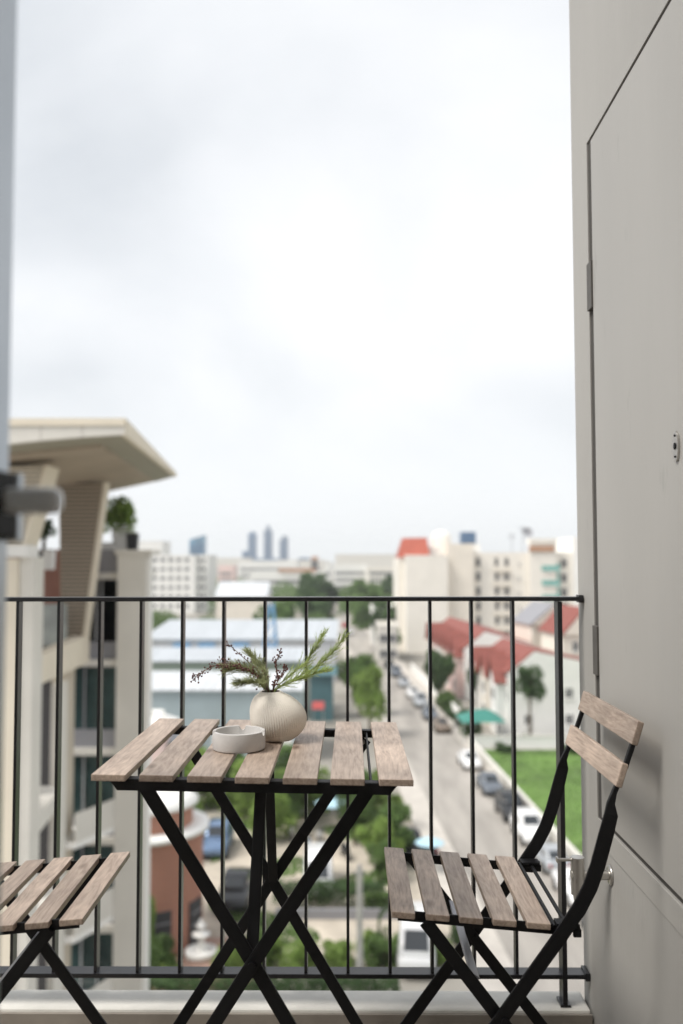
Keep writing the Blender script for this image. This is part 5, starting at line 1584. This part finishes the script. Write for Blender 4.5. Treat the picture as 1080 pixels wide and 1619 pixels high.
# far landmark towers
def tower(label, px0, px1, py, d, m, cut=0.0, depth=None, rows=8, cap=None):
    x0, x1 = at(px0, d)[0], at(px1, d)[0]
    w = x1 - x0; h = 20 + (885 - py) / FPX * d
    t = thing('tower', label, 'tower', (x0, d, G))
    dp = depth or w
    MB().hexa([(0, 0, -1), (w, 0, -1), (w, dp, -1), (0, dp, -1)], [(0, 0, h - cut), (w, 0, h), (w, dp, h), (0, dp, h - cut)]).build('shaft', M[m], t)
    fh = (h - 8) / rows
    bd_ = MB().box(w * .06, w * .94, -.6, -.01, 0, fh * .5).mesh('window_band', M['towerblue' if m != 'rust' else 'farwin'])
    for k in range(rows):
        if (k + 1) * fh + 4 < h - cut:
            link('window_band', bd_, t, (0, 0, 4 + k * fh))
    if cap:
        MB().box(w * .3, w * .7, dp * .3, dp * .7, h - cut, h + cap).build('crown', M[m], t)
    return t
tower('bright blue glass tower with a slanted top above the white slab', 299, 323, 846, 1000, 'glasstower', 5, rows=9)
tower('leftmost of the three slim grey-blue towers on the skyline', 392, 405, 843, 1900, 'towerblue', 0, rows=12, cap=4)
tower('tallest, middle of the three slim towers on the skyline', 417, 430, 838, 1900, 'towergrey', 0, rows=12, cap=10)
tower('rightmost of the three slim towers on the skyline', 442, 455, 849, 1900, 'towergrey', 6, rows=12, cap=3)
tower('low dark block left of the three slim towers', 383, 392, 871, 1800, 'towerblue', 0, rows=5)
tower('low dark block between the slim towers', 405.5, 441, 883, 1850, 'towerblue', 0, rows=3)
tower('orange-brown slab beside the blue domed hall', 492, 503, 880, 900, 'rust', 0, rows=4)
tower('dark blue-grey block showing over the tall cream apartment block', 729, 752, 842, 700, 'towerblue', 0, rows=8)
dm = thing('domed_hall', 'dark blue hall with a rounded roof right of the three towers', 'building', (*at(481, 1100), G))
MB().box(-11, 11, 0, 20, -1, 16).build('wall', M['towerblue'], dm)
MB().prism([(11.2 * math.cos(math.pi * k / 14), 16.01 + 6.5 * math.sin(math.pi * k / 14)) for k in range(15)], 1, -.3, 20).build('roof', M['towerblue'], dm)
# far trees read as one mass
rnd = random.Random(5)
tl = MB()
for _ in range(26000):
    z_ = rnd.random()
    d = rnd.uniform(172, 230) if z_ < .62 else rnd.uniform(300, 700)
    px = rnd.uniform(215, 515) if z_ < .62 else rnd.choice((rnd.uniform(330, 512), rnd.uniform(535, 640)))
    x, y = at(px, d)
    hmax = (4.6 + 2.8 * math.sin(x * .33 + 1.3) * math.sin(x * .13 + d * .05)) * (1.0 if z_ < .62 else 1.15)
    zc_ = G + max(.3, hmax) * rnd.random() ** .5
    l = .75 if z_ < .62 else 1.6
    p = Vector((x, y, zc_))
    a = Vector((rnd.gauss(0, 1), rnd.gauss(0, 1), rnd.gauss(0, 1))).normalized()
    b = a.cross(Vector((rnd.gauss(0, 1), rnd.gauss(0, 1), rnd.gauss(0, 1)))).normalized()
    tl.add([p - a * l * .6, p + b * l * .4, p + a * l * .6, p - b * l * .4], [(0, 1, 2, 3)])
tag(tl.build('far_trees', M['leaf_mid'], fix=False), 'belt of far trees behind the sheds and down the town', None, None, 'stuff')

# ---------------------------------------------------------------- air
hz = MB().box(-5100, 5100, -350, 8100, G - 1.6, 140)
hm = bpy.data.materials.new('haze_air'); hm.use_nodes = True
ht = hm.node_tree; ht.nodes.clear()
pvn = ht.nodes.new('ShaderNodeVolumePrincipled')
pvn.inputs['Color'].default_value = (0.90, 0.94, 0.98, 1)
pvn.inputs['Density'].default_value = 0.00022
pvn.inputs['Anisotropy'].default_value = 0.2
mo = ht.nodes.new('ShaderNodeOutputMaterial'); ht.links.new(pvn.outputs[0], mo.inputs['Volume'])
tag(hz.build('haze', hm), 'pale haze over the town', None, None, 'stuff')
